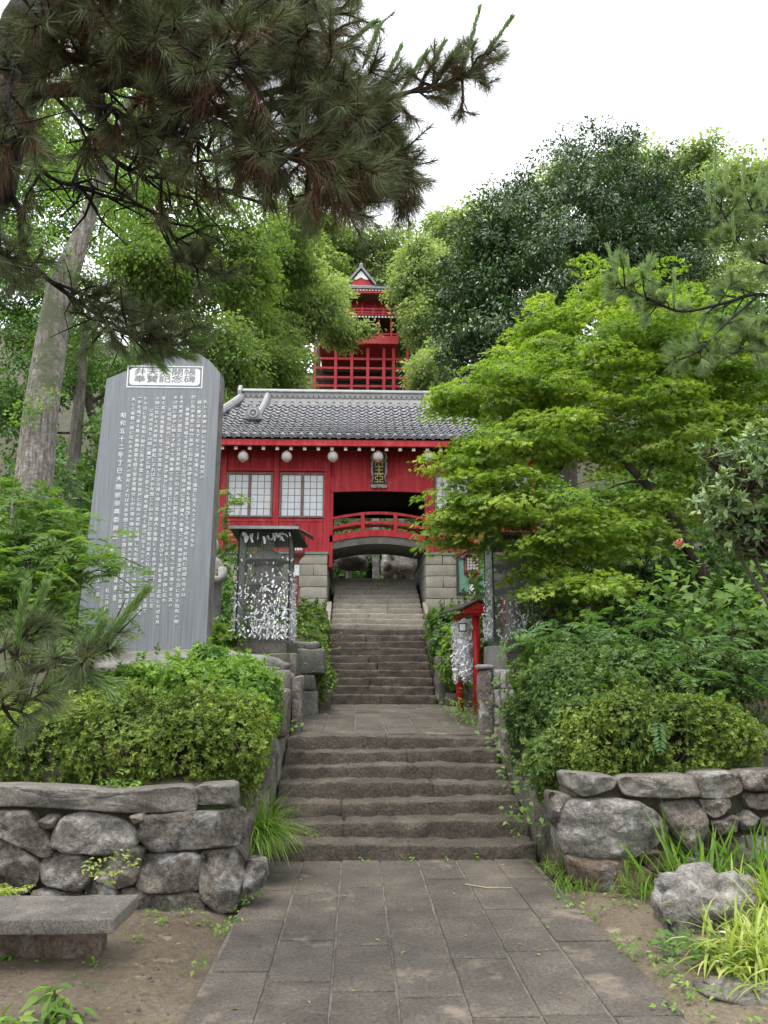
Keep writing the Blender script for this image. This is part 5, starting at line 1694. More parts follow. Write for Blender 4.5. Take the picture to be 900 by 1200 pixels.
# ================================================================== trees of the wooded hill
HG = 'leafy trees covering the wooded hillside'
def hill_tree(name, label, px, Y, blobs, ncl, per, mat, seed, L=.17, cr=.8, bark='bark_grey', inner=.45, group=None, tr=.22, flat_=.3, **kw):
    b = base_at(px, Y)
    ncl, per, L = int(ncl * 1.75), int(per * .42), L * 1.2
    bl = [PB(*q) for q in blobs]
    top = max((q[0][2] for q in bl))
    c0 = bl[0][0]
    trunk = [b, b + Vector((0, 0, max(1.0, (c0[2] - b.z) * .5))), Vector((c0[0], c0[1], max(b.z + 1.5, c0[2])))]
    return tree(name, label, 'tree', trunk, [tr, tr * .75, tr * .4], bl, ncl, per, cr, L, L * .62, mat, bark, seed, inner=inner, rnd_n=.75, droop=.3, up=1.0, flat=flat_, group=group, limbs=60, tip_r=.012, lobes_k=8, **kw)

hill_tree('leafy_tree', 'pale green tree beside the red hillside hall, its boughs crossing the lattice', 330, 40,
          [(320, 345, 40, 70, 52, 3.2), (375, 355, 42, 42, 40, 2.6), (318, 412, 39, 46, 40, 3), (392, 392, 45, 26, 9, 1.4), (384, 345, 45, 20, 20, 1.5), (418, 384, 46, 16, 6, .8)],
          520, 95, 'leaf_hill_hazed', 31, L=.2)
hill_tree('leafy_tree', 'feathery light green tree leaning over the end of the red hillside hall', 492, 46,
          [(497, 335, 47, 38, 52, 3), (498, 385, 46, 22, 38, 2.2), (503, 432, 42, 22, 20, 2.0), (512, 430, 38, 26, 36, 2.4), (480, 330, 48, 10, 20, 1.2)], 420, 100, 'leaf_hill_hazed', 32, L=.2)
hill_tree('leafy_tree', 'rounded tree crown rising on the ridge behind the red hillside hall', 430, 62, [(430, 305, 63, 62, 30, 4), (400, 290, 62, 40, 28, 3.5), (455, 330, 62, 40, 30, 3)], 360, 95, 'leaf_hill_hazed', 33, L=.26, cr=1.1)
hill_tree('leafy_tree', 'tall haze-toned tree on the ridge between the red hall and the dark evergreen', 520, 60, [(515, 300, 60, 48, 40, 4), (545, 268, 58, 36, 26, 3), (560, 300, 56, 40, 50, 3), (480, 372, 57, 34, 50, 3), (505, 350, 58, 34, 60, 3), (470, 425, 58, 44, 40, 2.5), (400, 430, 58, 40, 40, 2.5)], 560, 95, 'leaf_hill_hazed', 34, L=.26, cr=1.1)
hill_tree('leafy_tree', 'broad ridge tree to the side of the hall where sky shows through', 370, 58, [(360, 300, 58, 46, 34, 4), (330, 290, 56, 40, 34, 3.5), (385, 275, 60, 24, 16, 2.5)], 330, 95, 'leaf_hill', 35, L=.24, cr=1.0)
hill_tree('leafy_tree', 'mid green tree filling the slope behind the top of the stele', 220, 29, [(230, 345, 29, 78, 62, 3.4), (270, 300, 30, 60, 44, 3), (262, 410, 28, 48, 44, 2.6), (180, 320, 28, 60, 60, 3)], 560, 110, 'leaf_hill', 36, L=.15, cr=.65)
hill_tree('leafy_tree', 'leafy tree with bare crooked boughs between the stele and the gate roof', 290, 33, [(300, 385, 33, 52, 46, 2.8), (322, 430, 32, 46, 26, 2.2), (340, 300, 35, 50, 40, 3)], 360, 105, 'leaf_hill', 37, L=.16, cr=.7, bark='bark_dark')
hill_tree('leafy_tree', 'thin-crowned tall tree behind the pine boughs with sky showing through', 150, 27, [(140, 220, 27, 110, 60, 3.6), (240, 235, 28, 80, 44, 3), (60, 140, 26, 70, 80, 3), (340, 250, 32, 50, 22, 2.4), (120, 90, 27, 90, 60, 3)], 330, 90, 'leaf_hill', 38, L=.15, cr=.7, inner=.2)
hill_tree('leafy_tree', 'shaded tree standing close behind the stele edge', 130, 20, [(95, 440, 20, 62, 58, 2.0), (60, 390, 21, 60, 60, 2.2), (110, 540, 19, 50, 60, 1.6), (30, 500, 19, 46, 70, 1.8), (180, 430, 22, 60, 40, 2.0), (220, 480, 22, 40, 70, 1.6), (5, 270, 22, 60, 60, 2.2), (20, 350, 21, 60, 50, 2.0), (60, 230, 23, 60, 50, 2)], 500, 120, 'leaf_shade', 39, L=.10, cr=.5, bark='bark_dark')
hill_tree('leafy_tree', 'pale tree top peering over the dark evergreen crown', 720, 42, [(735, 200, 42, 36, 20, 3), (800, 205, 41, 42, 30, 3), (660, 215, 42, 30, 18, 2.5)], 240, 95, 'leaf_hill_hazed', 40, L=.2, cr=.8)
hill_tree('leafy_tree', 'tall light green tree above the long-needled pine boughs', 870, 36, [(868, 210, 36, 50, 44, 3), (830, 250, 36, 40, 40, 3), (900, 260, 35, 50, 60, 3), (850, 320, 34, 60, 50, 3)], 420, 100, 'leaf_hill_hazed', 41, L=.18, cr=.8)
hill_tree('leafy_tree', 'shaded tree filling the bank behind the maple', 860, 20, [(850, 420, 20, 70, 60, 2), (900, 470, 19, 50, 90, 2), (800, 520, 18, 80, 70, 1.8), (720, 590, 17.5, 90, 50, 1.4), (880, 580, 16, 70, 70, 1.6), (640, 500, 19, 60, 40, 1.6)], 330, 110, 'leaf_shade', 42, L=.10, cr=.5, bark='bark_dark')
for i, (px, Y, s) in enumerate([(430, 30.5, 1.2), (470, 31, 1.3), (400, 31, 1.3), (445, 33, 1.8)]):
    x = PY(px, 600, Y).x
    z = gz(x, Y)
    shrub('garden_shrub', 'dense dark shrub closing the view beyond the passage', 'shrub', [(np.array([x, Y, z + s * .8]), np.array([1.6, .9, s]))], 2600, .12, .055, 'leaf_shade', 60 + i,
          group='dark shrubs beyond the passage', core=False)

# ================================================================== pale-barked tree beside the stele
GK = 13.2
gpts = [(38, 640), (40, 560), (48, 480), (60, 400), (72, 335), (92, 285), (112, 230), (150, 120)]
gtr = [base_at(38, GK)] + [PY(x, y, GK) for (x, y) in gpts[1:]]
tree('pale_bark_tree', 'stout tree with pale furrowed bark and small leaf sprouts on its trunk', 'tree', gtr, [.36, .31, .285, .26, .25, .17, .11, .05],
     [PB(120, 230, 13.5, 90, 50, 1.6), PB(60, 300, 13.0, 50, 30, 1.0), PB(190, 160, 14, 90, 60, 1.6), PB(60, 490, 12.7, 14, 30, .15), PB(30, 485, 12.75, 14, 14, .15), PB(90, 330, 13.4, 40, 16, .8)],
     150, 60, .3, .06, .05, 'leaf_bright', 'bark_pale', 43, inner=.1, limbs=70, tip_r=.006, wander=.2)
t2 = [base_at(92, 15.5)] + [PY(x, y, 15.5) for (x, y) in ((92, 620), (84, 560), (90, 500), (96, 440), (100, 380))]
tree('slender_tree', 'slender dark-barked tree with forking branches between the stele and the pale trunk', 'tree', t2, [.16, .15, .13, .12, .09, .05],
     [PB(100, 380, 15.5, 50, 40, 1.0), PB(130, 495, 15.4, 30, 10, .5), PB(70, 440, 15.4, 24, 26, .6)], 60, 60, .3, .07, .04, 'leaf_shade', 'bark_grey', 44, inner=.1, limbs=50, wander=.2)

# ================================================================== pines
def brush(lv, a, b, rg, n, L, spread=.75, w=.0026, tuft=True, tone=.5, droop=0.0, start=.15):
    """needles along a shoot from a to b, leaning forward"""
    a, b = np.array(a, float), np.array(b, float)
    ax = unit((b - a)[None])[0]
    t = rg.uniform(start, 1, n) ** .8
    pos = a[None] + (b - a)[None] * t[:, None]
    r = rvec(n, rg)
    r = unit(r - (r @ ax)[:, None] * ax[None])
    sp = spread * rg.uniform(.5, 1.3, n)
    d = ax[None] + r * sp[:, None]
    lv.needle(pos, d, L * rg.uniform(.65, 1.15, n), w, np.clip(tone + rg.normal(0, .22, n), 0, 1), rg, droop=droop)

def curve_pts(pts, n=5):
    pts = [Vector(p) for p in pts]
    out = []
    for i in range(len(pts) - 1):
        p0, p1, p2, p3 = pts[max(i - 1, 0)], pts[i], pts[i + 1], pts[min(i + 2, len(pts) - 1)]
        for k in range(n):
            t = k / n
            out.append(.5 * ((2 * p1) + (p2 - p0) * t + (2 * p0 - 5 * p1 + 4 * p2 - p3) * t * t + (3 * p1 - p0 - 3 * p2 + p3) * t ** 3))
    out.append(pts[-1])
    return out

def pine(root, limbs, seed, needleL, scale=1.0, w=.0026, per=110):
    """limbs: (points, radii, twigs, twig length, needle share, droop). fills the root with limbs, green and old needles"""
    rg = np.random.default_rng(seed)
    mb = MB()
    green, old, cand = Leaves(), Leaves(), Leaves()
    cones = MB()
    for (pts, r0, r1, ntw, tl, dens, mode) in limbs:
        cp = curve_pts(pts)
        m = len(cp)
        mb.tube(cp, [r0 + (r1 - r0) * i / (m - 1) for i in range(m)], 8)
        for k in range(ntw):
            t = rg.uniform(.22, 1) if mode != 'end' else rg.uniform(.6, 1)
            i = min(m - 2, int(t * (m - 1)))
            a = cp[i]
            ax = (cp[i + 1] - cp[i]).normalized()
            d = (ax * rg.uniform(.2, .9) + Vector(rg.normal(0, .75, 3)) + Vector((0, 0, -.15 if mode == 'hang' else .12))).normalized()
            l = tl * rg.uniform(.5, 1.3)
            p1 = a + d * l * .5 + Vector(rg.normal(0, .04, 3)) * l * 2
            p2 = p1 + (d + Vector((0, 0, .25 if mode != 'hang' else -.35)) + Vector(rg.normal(0, .35, 3))).normalized() * l * .5
            mb.tube([a, p1, p2], [.010 * scale, .007 * scale, .004 * scale], 5, cap=False)
            if rg.uniform() > dens: 
                # bare dead side twig
                for _ in range(2):
                    e = p1 + Vector(rg.normal(0, .12, 3)) * scale
                    mb.tube([p1, p1.lerp(e, .5) + Vector(rg.normal(0, .02, 3)), e], [.005 * scale, .004 * scale, .002 * scale], 4, cap=False)
                continue
            brush(green, p1, p2, rg, per, needleL, spread=.8, w=w, tone=rg.uniform(.25, .7), droop=.12)
            if mode in ('hang', 'mix'):
                brush(old, a.lerp(p1, .4), p2.lerp(p1, .3), rg, int(per * 1.2), needleL * 1.1, spread=1.1, w=w * .9, tone=rg.uniform(.2, .75), droop=.55)
            for _ in range(2):
                s0 = p1.lerp(p2, rg.uniform(.2, .9))
                s1 = s0 + (d + Vector(rg.normal(0, .6, 3)) + Vector((0, 0, .2))).normalized() * l * .45
                mb.tube([s0, s1], [.005 * scale, .003 * scale], 4, cap=False)
                brush(green, s0, s1, rg, int(per * .7), needleL, spread=.8, w=w, tone=rg.uniform(.25, .75), droop=.1)
    return mb, green, old, cand, rg

PD = 4.0
pb = Vector((-2.9, 4.0, -.05))
proot = empty('pine_tree', pb, 'old dark pine leaning in from the side, long boughs overhanging the stele', 'tree')
trunk_pts = [pb, Vector((-2.75, 4.02, 1.5)), PY(-70, 330, 4.1), PY(-14, 190, 4.1), PY(14, 100, 4.1), PY(40, 20, 4.1), PY(66, -80, 4.1), PY(80, -200, 4.1)]
cpt = curve_pts(trunk_pts)
MB().tube(cpt, [.21 - .09 * i / len(cpt) + .012 * math.sin(i * 1.9) for i in range(len(cpt))], 16).build('trunk', 'bark_pine', proot, smooth=True)
def PP(lst): return [PY(x, y, Y) for (x, y, Y) in lst]
limbs = [
    (PP([(14, 112, 4.1), (60, 107, 4.05), (110, 104, 4.0), (165, 92, 3.95), (185, 108, 3.9), (250, 130, 3.85), (310, 158, 3.85), (370, 175, 3.9), (425, 195, 4.0)]), 0.040, .012, 71, .34, .93, 'mix'),
    (PP([(165, 92, 3.95), (200, 60, 3.9), (260, 40, 3.8), (330, 30, 3.8), (390, 45, 3.9)]), 0.032, .012, 71, .34, .95, 'mix'),
    (PP([(36, 40, 4.1), (110, 30, 4.2), (200, 5, 4.2), (300, -30, 4.1)]), 0.036, .015, 54, .4, .9, 'mix'),
    (PP([(250, 130, 3.85), (310, 110, 3.8), (370, 100, 3.85), (430, 118, 3.95), (480, 108, 4.05), (525, 96, 4.1), (560, 82, 4.15)]), 0.020, .008, 46, .22, .98, 'mix'),
    (PP([(185, 108, 3.9), (215, 150, 3.7), (265, 190, 3.6), (330, 205, 3.65)]), 0.014, .006, 24, .24, .6, 'hang'),
    (PP([(330, 60, 3.7), (380, 90, 3.7), (420, 130, 3.75), (450, 180, 3.85), (465, 205, 3.9)]), 0.013, .006, 54, .24, .96, 'hang'),
    (PP([(300, 20, 3.7), (350, 60, 3.6), (385, 120, 3.6), (400, 165, 3.65)]), 0.013, .006, 50, .26, .97, 'hang'),
    (PP([(60, 108, 4.05), (100, 150, 4.1), (150, 200, 4.15), (230, 215, 4.2), (310, 240, 4.3)]), 0.013, .005, 20, .3, .12, 'hang'),
    (PP([(30, 130, 4.1), (50, 200, 4.1), (110, 225, 4.2), (180, 250, 4.3), (215, 300, 4.4)]), 0.014, .005, 20, .3, .12, 'hang'),
    (PP([(-8, 200, 4.1), (22, 245, 4.15), (30, 300, 4.2), (80, 345, 4.3), (140, 385, 4.35), (190, 408, 4.4)]), 0.022, .007, 33, .2, .7, 'end'),
    (PP([(60, 330, 4.25), (110, 350, 4.3), (170, 385, 4.4), (215, 395, 4.45)]), 0.010, .006, 16, .15, .9, 'end'),
    (PP([(180, 250, 4.3), (200, 290, 4.35), (225, 310, 4.4), (250, 320, 4.45)]), 0.007, .005, 10, .13, .9, 'end'),
    (PP([(100, 150, 4.1), (150, 165, 4.1), (190, 200, 4.05), (200, 240, 4.05)]), 0.010, .005, 14, .22, .2, 'hang'),
    (PP([(36, 40, 4.1), (90, 70, 3.7), (150, 60, 3.5), (220, 80, 3.4), (290, 70, 3.4)]), .03, .01, 60, .3, .97, 'mix'),
    (PP([(30, 60, 4.1), (60, 20, 3.6), (110, -10, 3.4), (180, -20, 3.4)]), .03, .01, 46, .32, .97, 'mix'),
    (PP([(250, 120, 3.85), (290, 160, 3.6), (350, 190, 3.5), (400, 205, 3.55)]), .016, .006, 44, .24, .97, 'hang'),
    (PP([(165, 92, 3.95), (170, 50, 4.3), (230, 30, 4.5), (320, 20, 4.6), (400, 10, 4.7)]), .03, .01, 60, .36, .97, 'mix'),
    (PP([(40, 20, 4.1), (20, 60, 3.7), (10, 120, 3.5), (30, 170, 3.5)]), .02, .007, 26, .24, .8, 'hang'),
    (PP([(110, 104, 4.0), (130, 130, 3.7), (180, 150, 3.6), (240, 160, 3.6)]), .016, .006, 18, .24, .5, 'hang'),
    (PP([(-20, 150, 4.1), (-30, 230, 4.0), (0, 290, 3.95), (18, 310, 3.95)]), 0.016, .007, 18, .16, .9, 'end'),
]
mbp, gr, od, cd, prg = pine(proot, limbs, 51, .125, per=105)
for (a, b) in [((555, 82), (600, 20)), ((540, 88), (562, 10)), ((490, 105), (520, 50)), ((470, 106), (500, 62)), ((440, 112), (470, 55)), ((425, 80), (445, 30)), ((395, 60), (440, 25)), ((505, 100), (535, 58)),
               ((200, 405), (245, 398)), ((185, 408), (222, 418)), ((160, 395), (190, 430)), ((120, 375), (150, 420)), ((420, 195), (470, 205)), ((455, 195), (478, 190))]:
    Ya = 4.12 if a[0] > 380 and a[1] < 150 else (4.4 if a[1] > 350 else 3.95)
    p, q = PY(*a, Ya), PY(*b, Ya)
    mbp.tube([p, q], [.007, .004], 5, cap=False)
    brush(cd, p, q, prg, 460, .06 if a[1] < 150 else .10, spread=.4, tone=.5, w=.0075 if a[1] < 150 else .004, start=.0)
    brush(gr, p, p.lerp(q, .45), prg, 70, .11, spread=.9, tone=.5, droop=.15)
# the low bough in front of the hedge
low = [
    (PP([(-150, 800, 4.05), (-60, 800, 4.05), (10, 792, 4.0), (60, 780, 3.95), (100, 770, 3.9), (118, 764, 3.9)]), .03, .012, 9, .14, .95, 'end'),
    (PP([(-60, 800, 4.05), (-10, 770, 3.9), (30, 745, 3.85)]), .014, .006, 7, .13, 1, 'end'),
    (PP([(-80, 800, 4.05), (-20, 830, 3.8), (30, 820, 3.75)]), .012, .006, 6, .13, 1, 'end'),
]
mb2, gr2, od2, cd2, prg2 = pine(proot, low, 52, .125, per=100)
for (a, b, nn) in [((112, 766), (169, 694), 260), ((100, 770), (119, 733), 160), ((28, 745), (52, 690), 170), ((20, 748), (30, 692), 150), ((60, 778), (140, 800), 120), ((90, 772), (130, 812), 130), ((20, 770), (24, 735), 130)]:
    p, q = PY(*a, 3.88), PY(*b, 3.84)
    mb2.tube([p, q], [.009, .005], 6, cap=False)
    brush(cd2, p, q, prg2, int(nn * 3.2), .07, spread=.42, tone=.6, w=.009, start=.0)
    brush(gr2, p - (q - p) * .1, p.lerp(q, .3), prg2, 110, .13, spread=1.4, tone=.5, droop=.2)
for L_ in (mb2,):
    mbp.add(L_.v, L_.f)
mbp.build('bough', 'bark_pine', proot, smooth=True)
for A, B in ((gr, gr2), (cd, cd2)):
    for V, T, r_ in zip(B.V, B.T, B.Rn):
        k0_ = 0
    for i in range(len(B.V)):
        V = B.V[i]
        A.V.append(V); A.T.append(B.T[i] + A.k); A.Rn.append(B.Rn[i])
    A.k += B.k
gr.build('needles', 'needle', proot)
od.build('old_needles', 'needle_old', proot)
cd.build('candle_shoots', 'needle_candle', proot)
# cones
for (px, py) in ((365, 178), (380, 150), (395, 62), (345, 125), (300, 150), (440, 165)):
    p = PY(px, py, 3.8)
    link('cone', boulder_mesh('cone', tuple(p), (.022, .022, .03), seed=px, amp=.5, n=10, ns=5), 'bark_dark', proot)

# second pine at the bank
p2b = base_at(985, 9.8)
pr2 = empty('pine_tree', p2b, 'young pine with long pale needles and upright candles above the maple', 'tree')
tp2 = curve_pts([p2b, PY(975, 480, 9.8), PY(955, 360, 9.8), PY(945, 240, 9.8), PY(935, 130, 9.8)])
MB().tube(tp2, [.13 - .10 * i / len(tp2) for i in range(len(tp2))], 10).build('trunk', 'bark_pine', pr2, smooth=True)
lim2 = [
    (PP([(955, 360, 9.8), (890, 345, 9.6), (850, 355, 9.5), (800, 365, 9.4), (765, 352, 9.3), (727, 335, 9.2)]), .03, .010, 30, .3, 1, 'x'),
    (PP([(945, 300, 9.8), (905, 310, 9.5), (870, 290, 9.4), (840, 235, 9.3)]), .025, .009, 21, .28, 1, 'x'),
    (PP([(945, 220, 9.8), (910, 235, 9.6), (885, 250, 9.5), (870, 215, 9.4)]), .02, .008, 18, .26, 1, 'x'),
    (PP([(965, 420, 9.8), (920, 410, 9.5), (880, 405, 9.3), (850, 420, 9.2)]), .02, .009, 15, .28, 1, 'x'),
    (PP([(890, 345, 9.6), (850, 380, 9.3), (820, 410, 9.2), (800, 420, 9.1)]), .016, .008, 12, .26, 1, 'x'),
    (PP([(960, 330, 9.8), (920, 370, 9.4), (895, 380, 9.3)]), .016, .008, 12, .26, 1, 'x')]
mb3, g3_, o3, c3, rg3 = pine(pr2, lim2, 53, .16, scale=1.2, w=.0055, per=170)
for (a, b) in [((727, 335), (712, 290)), ((722, 335), (722, 300)), ((740, 342), (735, 305)), ((760, 350), (760, 305)), ((790, 362), (790, 320)), ((840, 240), (838, 180)), ((845, 245), (852, 196)), ((870, 230), (872, 190)),
               ((880, 240), (893, 196)), ((895, 250), (898, 205)), ((860, 285), (858, 248)), ((832, 245), (828, 200)), ((885, 400), (893, 365)), ((870, 405), (880, 380))]:
    p, q = PY(*a, 9.3), PY(*b, 9.3)
    mb3.tube([p, q], [.012, .007], 5, cap=False)
    brush(c3, p, q, rg3, 420, .10, spread=.3, tone=.8, w=.018, start=.0)
mb3.build('bough', 'bark_pine', pr2, smooth=True)
g3_.build('needles', 'needle_pale', pr2)
c3.build('candle_shoots', 'needle_candle', pr2)

# ================================================================== hedges and shrubs
def MBl(x, y, z, rx, ry, rz):
    return (np.array([x, y, z], float), np.array([rx, ry, rz], float))

def lumps(bl, n, seed, r=.2):
    rg = np.random.default_rng(seed)
    out = list(bl)
    for _ in range(n):
        c, q = bl[int(rg.integers(len(bl)))]
        u = rvec(1, rg)[0]
        u[2] = abs(u[2]); u[1] = -abs(u[1]) if rg.uniform() < .7 else u[1]
        k = rg.uniform(.6, 1.3)
        out.append((c + u * q * .86, np.array([r, r, r * .8]) * k))
    return out

shrub('azalea_hedge', 'low clipped azalea hedge on the fieldstone wall below the stele', 'hedge',
      lumps([MBl(-2.95, 6.75, .98, .5, .52, .36), MBl(-2.4, 6.72, .98, .5, .5, .38), MBl(-1.85, 6.75, 1.0, .5, .52, .40), MBl(-1.35, 6.8, 1.0, .46, .52, .38), MBl(-1.02, 6.95, .98, .30, .46, .34),
       MBl(-3.3, 7.1, 1.1, .5, .5, .4), MBl(-2.1, 7.15, 1.05, .6, .4, .38)], 26, 1, 0.17),
      26000, .032, .015, 'leaf_azalea', 101, ros=5, depth_=.24, tone=.0, fk=(.78, 1.05))
shrub('leafy_shrub', 'fresh bright green shrub between the azalea hedge and the flat footing rock', 'shrub',
      lumps([MBl(-1.9, 8.0, 1.25, .55, .5, .38), MBl(-1.4, 8.05, 1.3, .45, .5, .40), MBl(-1.08, 8.2, 1.3, .30, .55, .36), MBl(-2.5, 8.0, 1.25, .55, .5, .36), MBl(-1.05, 7.6, 1.1, .26, .4, .34), MBl(-1.5, 8.9, 1.5, .5, .4, .28)], 14, 2, 0.18),
      15000, .042, .02, 'leaf_bright', 102, ros=5, depth_=.25, tone=-.05)
shrub('clipped_hedge', 'tall dense clipped hedge bulging beside the lower steps', 'hedge',
      lumps([MBl(2.2, 7.5, 1.15, .50, .55, .52), MBl(2.2, 8.1, 1.3, .50, .6, .58), MBl(2.28, 8.8, 1.4, .5, .6, .56), MBl(2.6, 8.2, 1.35, .6, .6, .55), MBl(3.1, 8.3, 1.35, .6, .6, .52), MBl(1.86, 7.3, .72, .24, .42, .42), MBl(3.6, 8.2, 1.3, .5, .6, .5), MBl(1.80, 8.2, .95, .22, .5, .4)], 26, 3, 0.2),
      30000, .034, .016, 'leaf_azalea_deep', 103, ros=5, depth_=.22, tone=.0, fk=(.66, 1.15))
shrub('azalea_mound', 'yellowish azalea mound on the capstones above the huge pale boulder', 'shrub',
      lumps([MBl(2.2, 7.0, 1.0, .42, .38, .36), MBl(2.65, 6.98, 1.02, .42, .36, .40), MBl(3.05, 7.0, 1.0, .36, .36, .36), MBl(1.98, 7.05, .86, .26, .34, .26)], 14, 4, 0.15),
      13000, .030, .014, 'leaf_azalea', 104, ros=5, depth_=.24, tone=.02, fk=(.78, 1.05))
shrub('foundation_shrub', 'rounded green shrub in front of the stone foundation by the lantern post', 'shrub',
      lumps([MBl(-1.1, 16.6, 2.45, .5, .9, .42), MBl(-.95, 15.6, 2.1, .34, .7, .45), MBl(-.9, 14.5, 1.8, .34, .7, .42), MBl(-1.35, 14.6, 2.1, .4, .8, .45), MBl(-1.3, 17.8, 2.8, .6, .7, .4), MBl(-.72, 13.4, 1.4, .16, .3, .34)], 10, 7, 0.18),
      8500, .06, .03, 'leaf_azalea_deep', 105, ros=5, tone=.18)
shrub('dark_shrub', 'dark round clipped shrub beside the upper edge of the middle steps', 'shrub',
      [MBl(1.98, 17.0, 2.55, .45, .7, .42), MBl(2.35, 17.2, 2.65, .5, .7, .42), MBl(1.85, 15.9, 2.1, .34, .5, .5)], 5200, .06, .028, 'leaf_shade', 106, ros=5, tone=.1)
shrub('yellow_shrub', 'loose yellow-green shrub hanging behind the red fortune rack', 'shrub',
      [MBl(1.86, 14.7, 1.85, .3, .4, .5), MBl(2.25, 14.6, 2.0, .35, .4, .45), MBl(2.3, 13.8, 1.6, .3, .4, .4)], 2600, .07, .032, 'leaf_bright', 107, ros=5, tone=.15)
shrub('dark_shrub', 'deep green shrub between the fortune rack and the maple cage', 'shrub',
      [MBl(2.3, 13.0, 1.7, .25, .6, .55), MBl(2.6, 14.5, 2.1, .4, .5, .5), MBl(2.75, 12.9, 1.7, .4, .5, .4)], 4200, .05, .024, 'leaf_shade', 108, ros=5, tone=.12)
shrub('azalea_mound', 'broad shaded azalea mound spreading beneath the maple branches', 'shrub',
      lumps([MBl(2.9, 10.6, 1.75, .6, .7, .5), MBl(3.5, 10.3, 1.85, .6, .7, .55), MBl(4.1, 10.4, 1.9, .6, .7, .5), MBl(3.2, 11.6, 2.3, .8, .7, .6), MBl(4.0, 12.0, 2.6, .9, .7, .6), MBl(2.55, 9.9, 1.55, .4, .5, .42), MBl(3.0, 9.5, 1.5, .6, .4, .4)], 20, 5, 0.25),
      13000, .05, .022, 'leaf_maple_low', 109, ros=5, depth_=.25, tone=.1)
shrub('bank_shrub', 'dark shrubs massed at the foot of the maple trunk', 'shrub',
      lumps([MBl(4.9, 9.9, 1.9, .6, .7, .6), MBl(5.5, 10.4, 2.3, .8, .8, .7), MBl(5.3, 11.9, 2.6, .9, .8, .8), MBl(6.4, 11.2, 2.8, .9, .9, .9), MBl(4.6, 13.2, 3.0, 1.2, .8, .8), MBl(3.0, 14.6, 2.9, 1.0, .6, .9), MBl(5.6, 14, 3.4, 1.4, .8, 1.1)], 16, 6, 0.35),
      11000, .07, .034, 'leaf_shade', 110, ros=5, depth_=.25)
shrub('pale_leaf_shrub', 'shrub with pale-edged glossy leaves reaching in from the bank beside the maple', 'shrub',
      [PB(868, 548, 6.6, 42, 30, .4), PB(880, 590, 6.5, 46, 30, .4), PB(850, 600, 6.6, 36, 22, .35), PB(895, 630, 6.5, 40, 24, .4), PB(842, 535, 6.7, 20, 16, .2), PB(930, 580, 6.5, 50, 70, .5)],
      1500, .062, .028, 'leaf_pale_edge', 111, ros=5, depth_=.8, noise_=.45, core=True, root_at=(4.0, 6.8, .8))
stem = MB()
pbase = Vector((4.05, 6.9, .7))
for (px, py) in ((868, 548), (880, 590), (850, 600), (895, 630), (830, 600), (842, 535)):
    e = PY(px, py, 6.55)
    stem.tube(curve_pts([pbase, pbase.lerp(e, .5) + Vector((.1, 0, .15)), e], 4), [.03 - .022 * i / 8 for i in range(9)], 6)
stem.build('stem', 'bark_grey', bpy.data.objects['pale_leaf_shrub'])
shrub('understory_shrub', 'dark undergrowth crowding the ground between the trunks behind the stele', 'shrub',
      [MBl(-4.2, 13.2, 3.0, 1.0, .8, .9), MBl(-3.0, 14.0, 2.8, 1.0, .7, .8), MBl(-5.5, 13, 3.2, 1.2, .9, 1.2), MBl(-2.2, 15.5, 3.2, .7, .7, .9), MBl(-4.5, 16.5, 4.0, 1.6, .9, 1.4), MBl(-6.5, 15, 4.2, 1.5, 1, 1.6), MBl(-2.0, 13.2, 2.3, .4, .4, .45)],
      10000, .085, .04, 'leaf_shade', 112, ros=5, depth_=.25, tone=.05)
shrub('statue_shrub', 'small leafy plant at the feet of the weathered statue', 'shrub', [MBl(-1.95, 11.6, 2.05, .22, .25, .22), MBl(-1.72, 11.4, 2.0, .14, .2, .2)], 900, .06, .035, 'leaf_bright', 113, ros=4, core=False)

# sparse sprays reaching over the gate corner beside the stele
def spray(name, label, cat, pts, n, L, mat, seed, pairs=6, group=None, base=None, rad=.2, lw=.36, dirup=.1, tone=0):
    rg = np.random.default_rng(seed)
    root = empty(name, tuple(base if base is not None else pts[0]), label, cat, group)
    lv, st = Leaves(), MB()
    for p in pts:
        p = np.array(p)
        if base is not None:
            b = Vector(base)
            e = Vector(p)
            st.tube(curve_pts([b, b.lerp(e, .55) + Vector((0, 0, .25 * (e - b).length)) + Vector(rg.normal(0, .05, 3)), e], 3), [.012 - .0015 * i for i in range(7)], 4, cap=False)
        d = unit(rg.normal(0, 1, (n, 3)) * np.array([[1, 1, .35]]) + np.array([[0, -.25, dirup]]))
        pos = p[None] + rg.normal(0, rad, (n, 3)) * np.array([[1, 1, .5]])
        lv.pinnate(pos, d, np.tile(np.array([[0, -.2, 1.0]]), (n, 1)) + rg.normal(0, .25, (n, 3)), L * rg.uniform(.7, 1.25, n), np.clip(rg.uniform(.15, .9, n) + tone, 0, 1), rg, pairs=pairs, lw=lw)
    lv.build('fronds', mat, root)
    if base is not None: st.build('stem', 'twig', root)
    return root

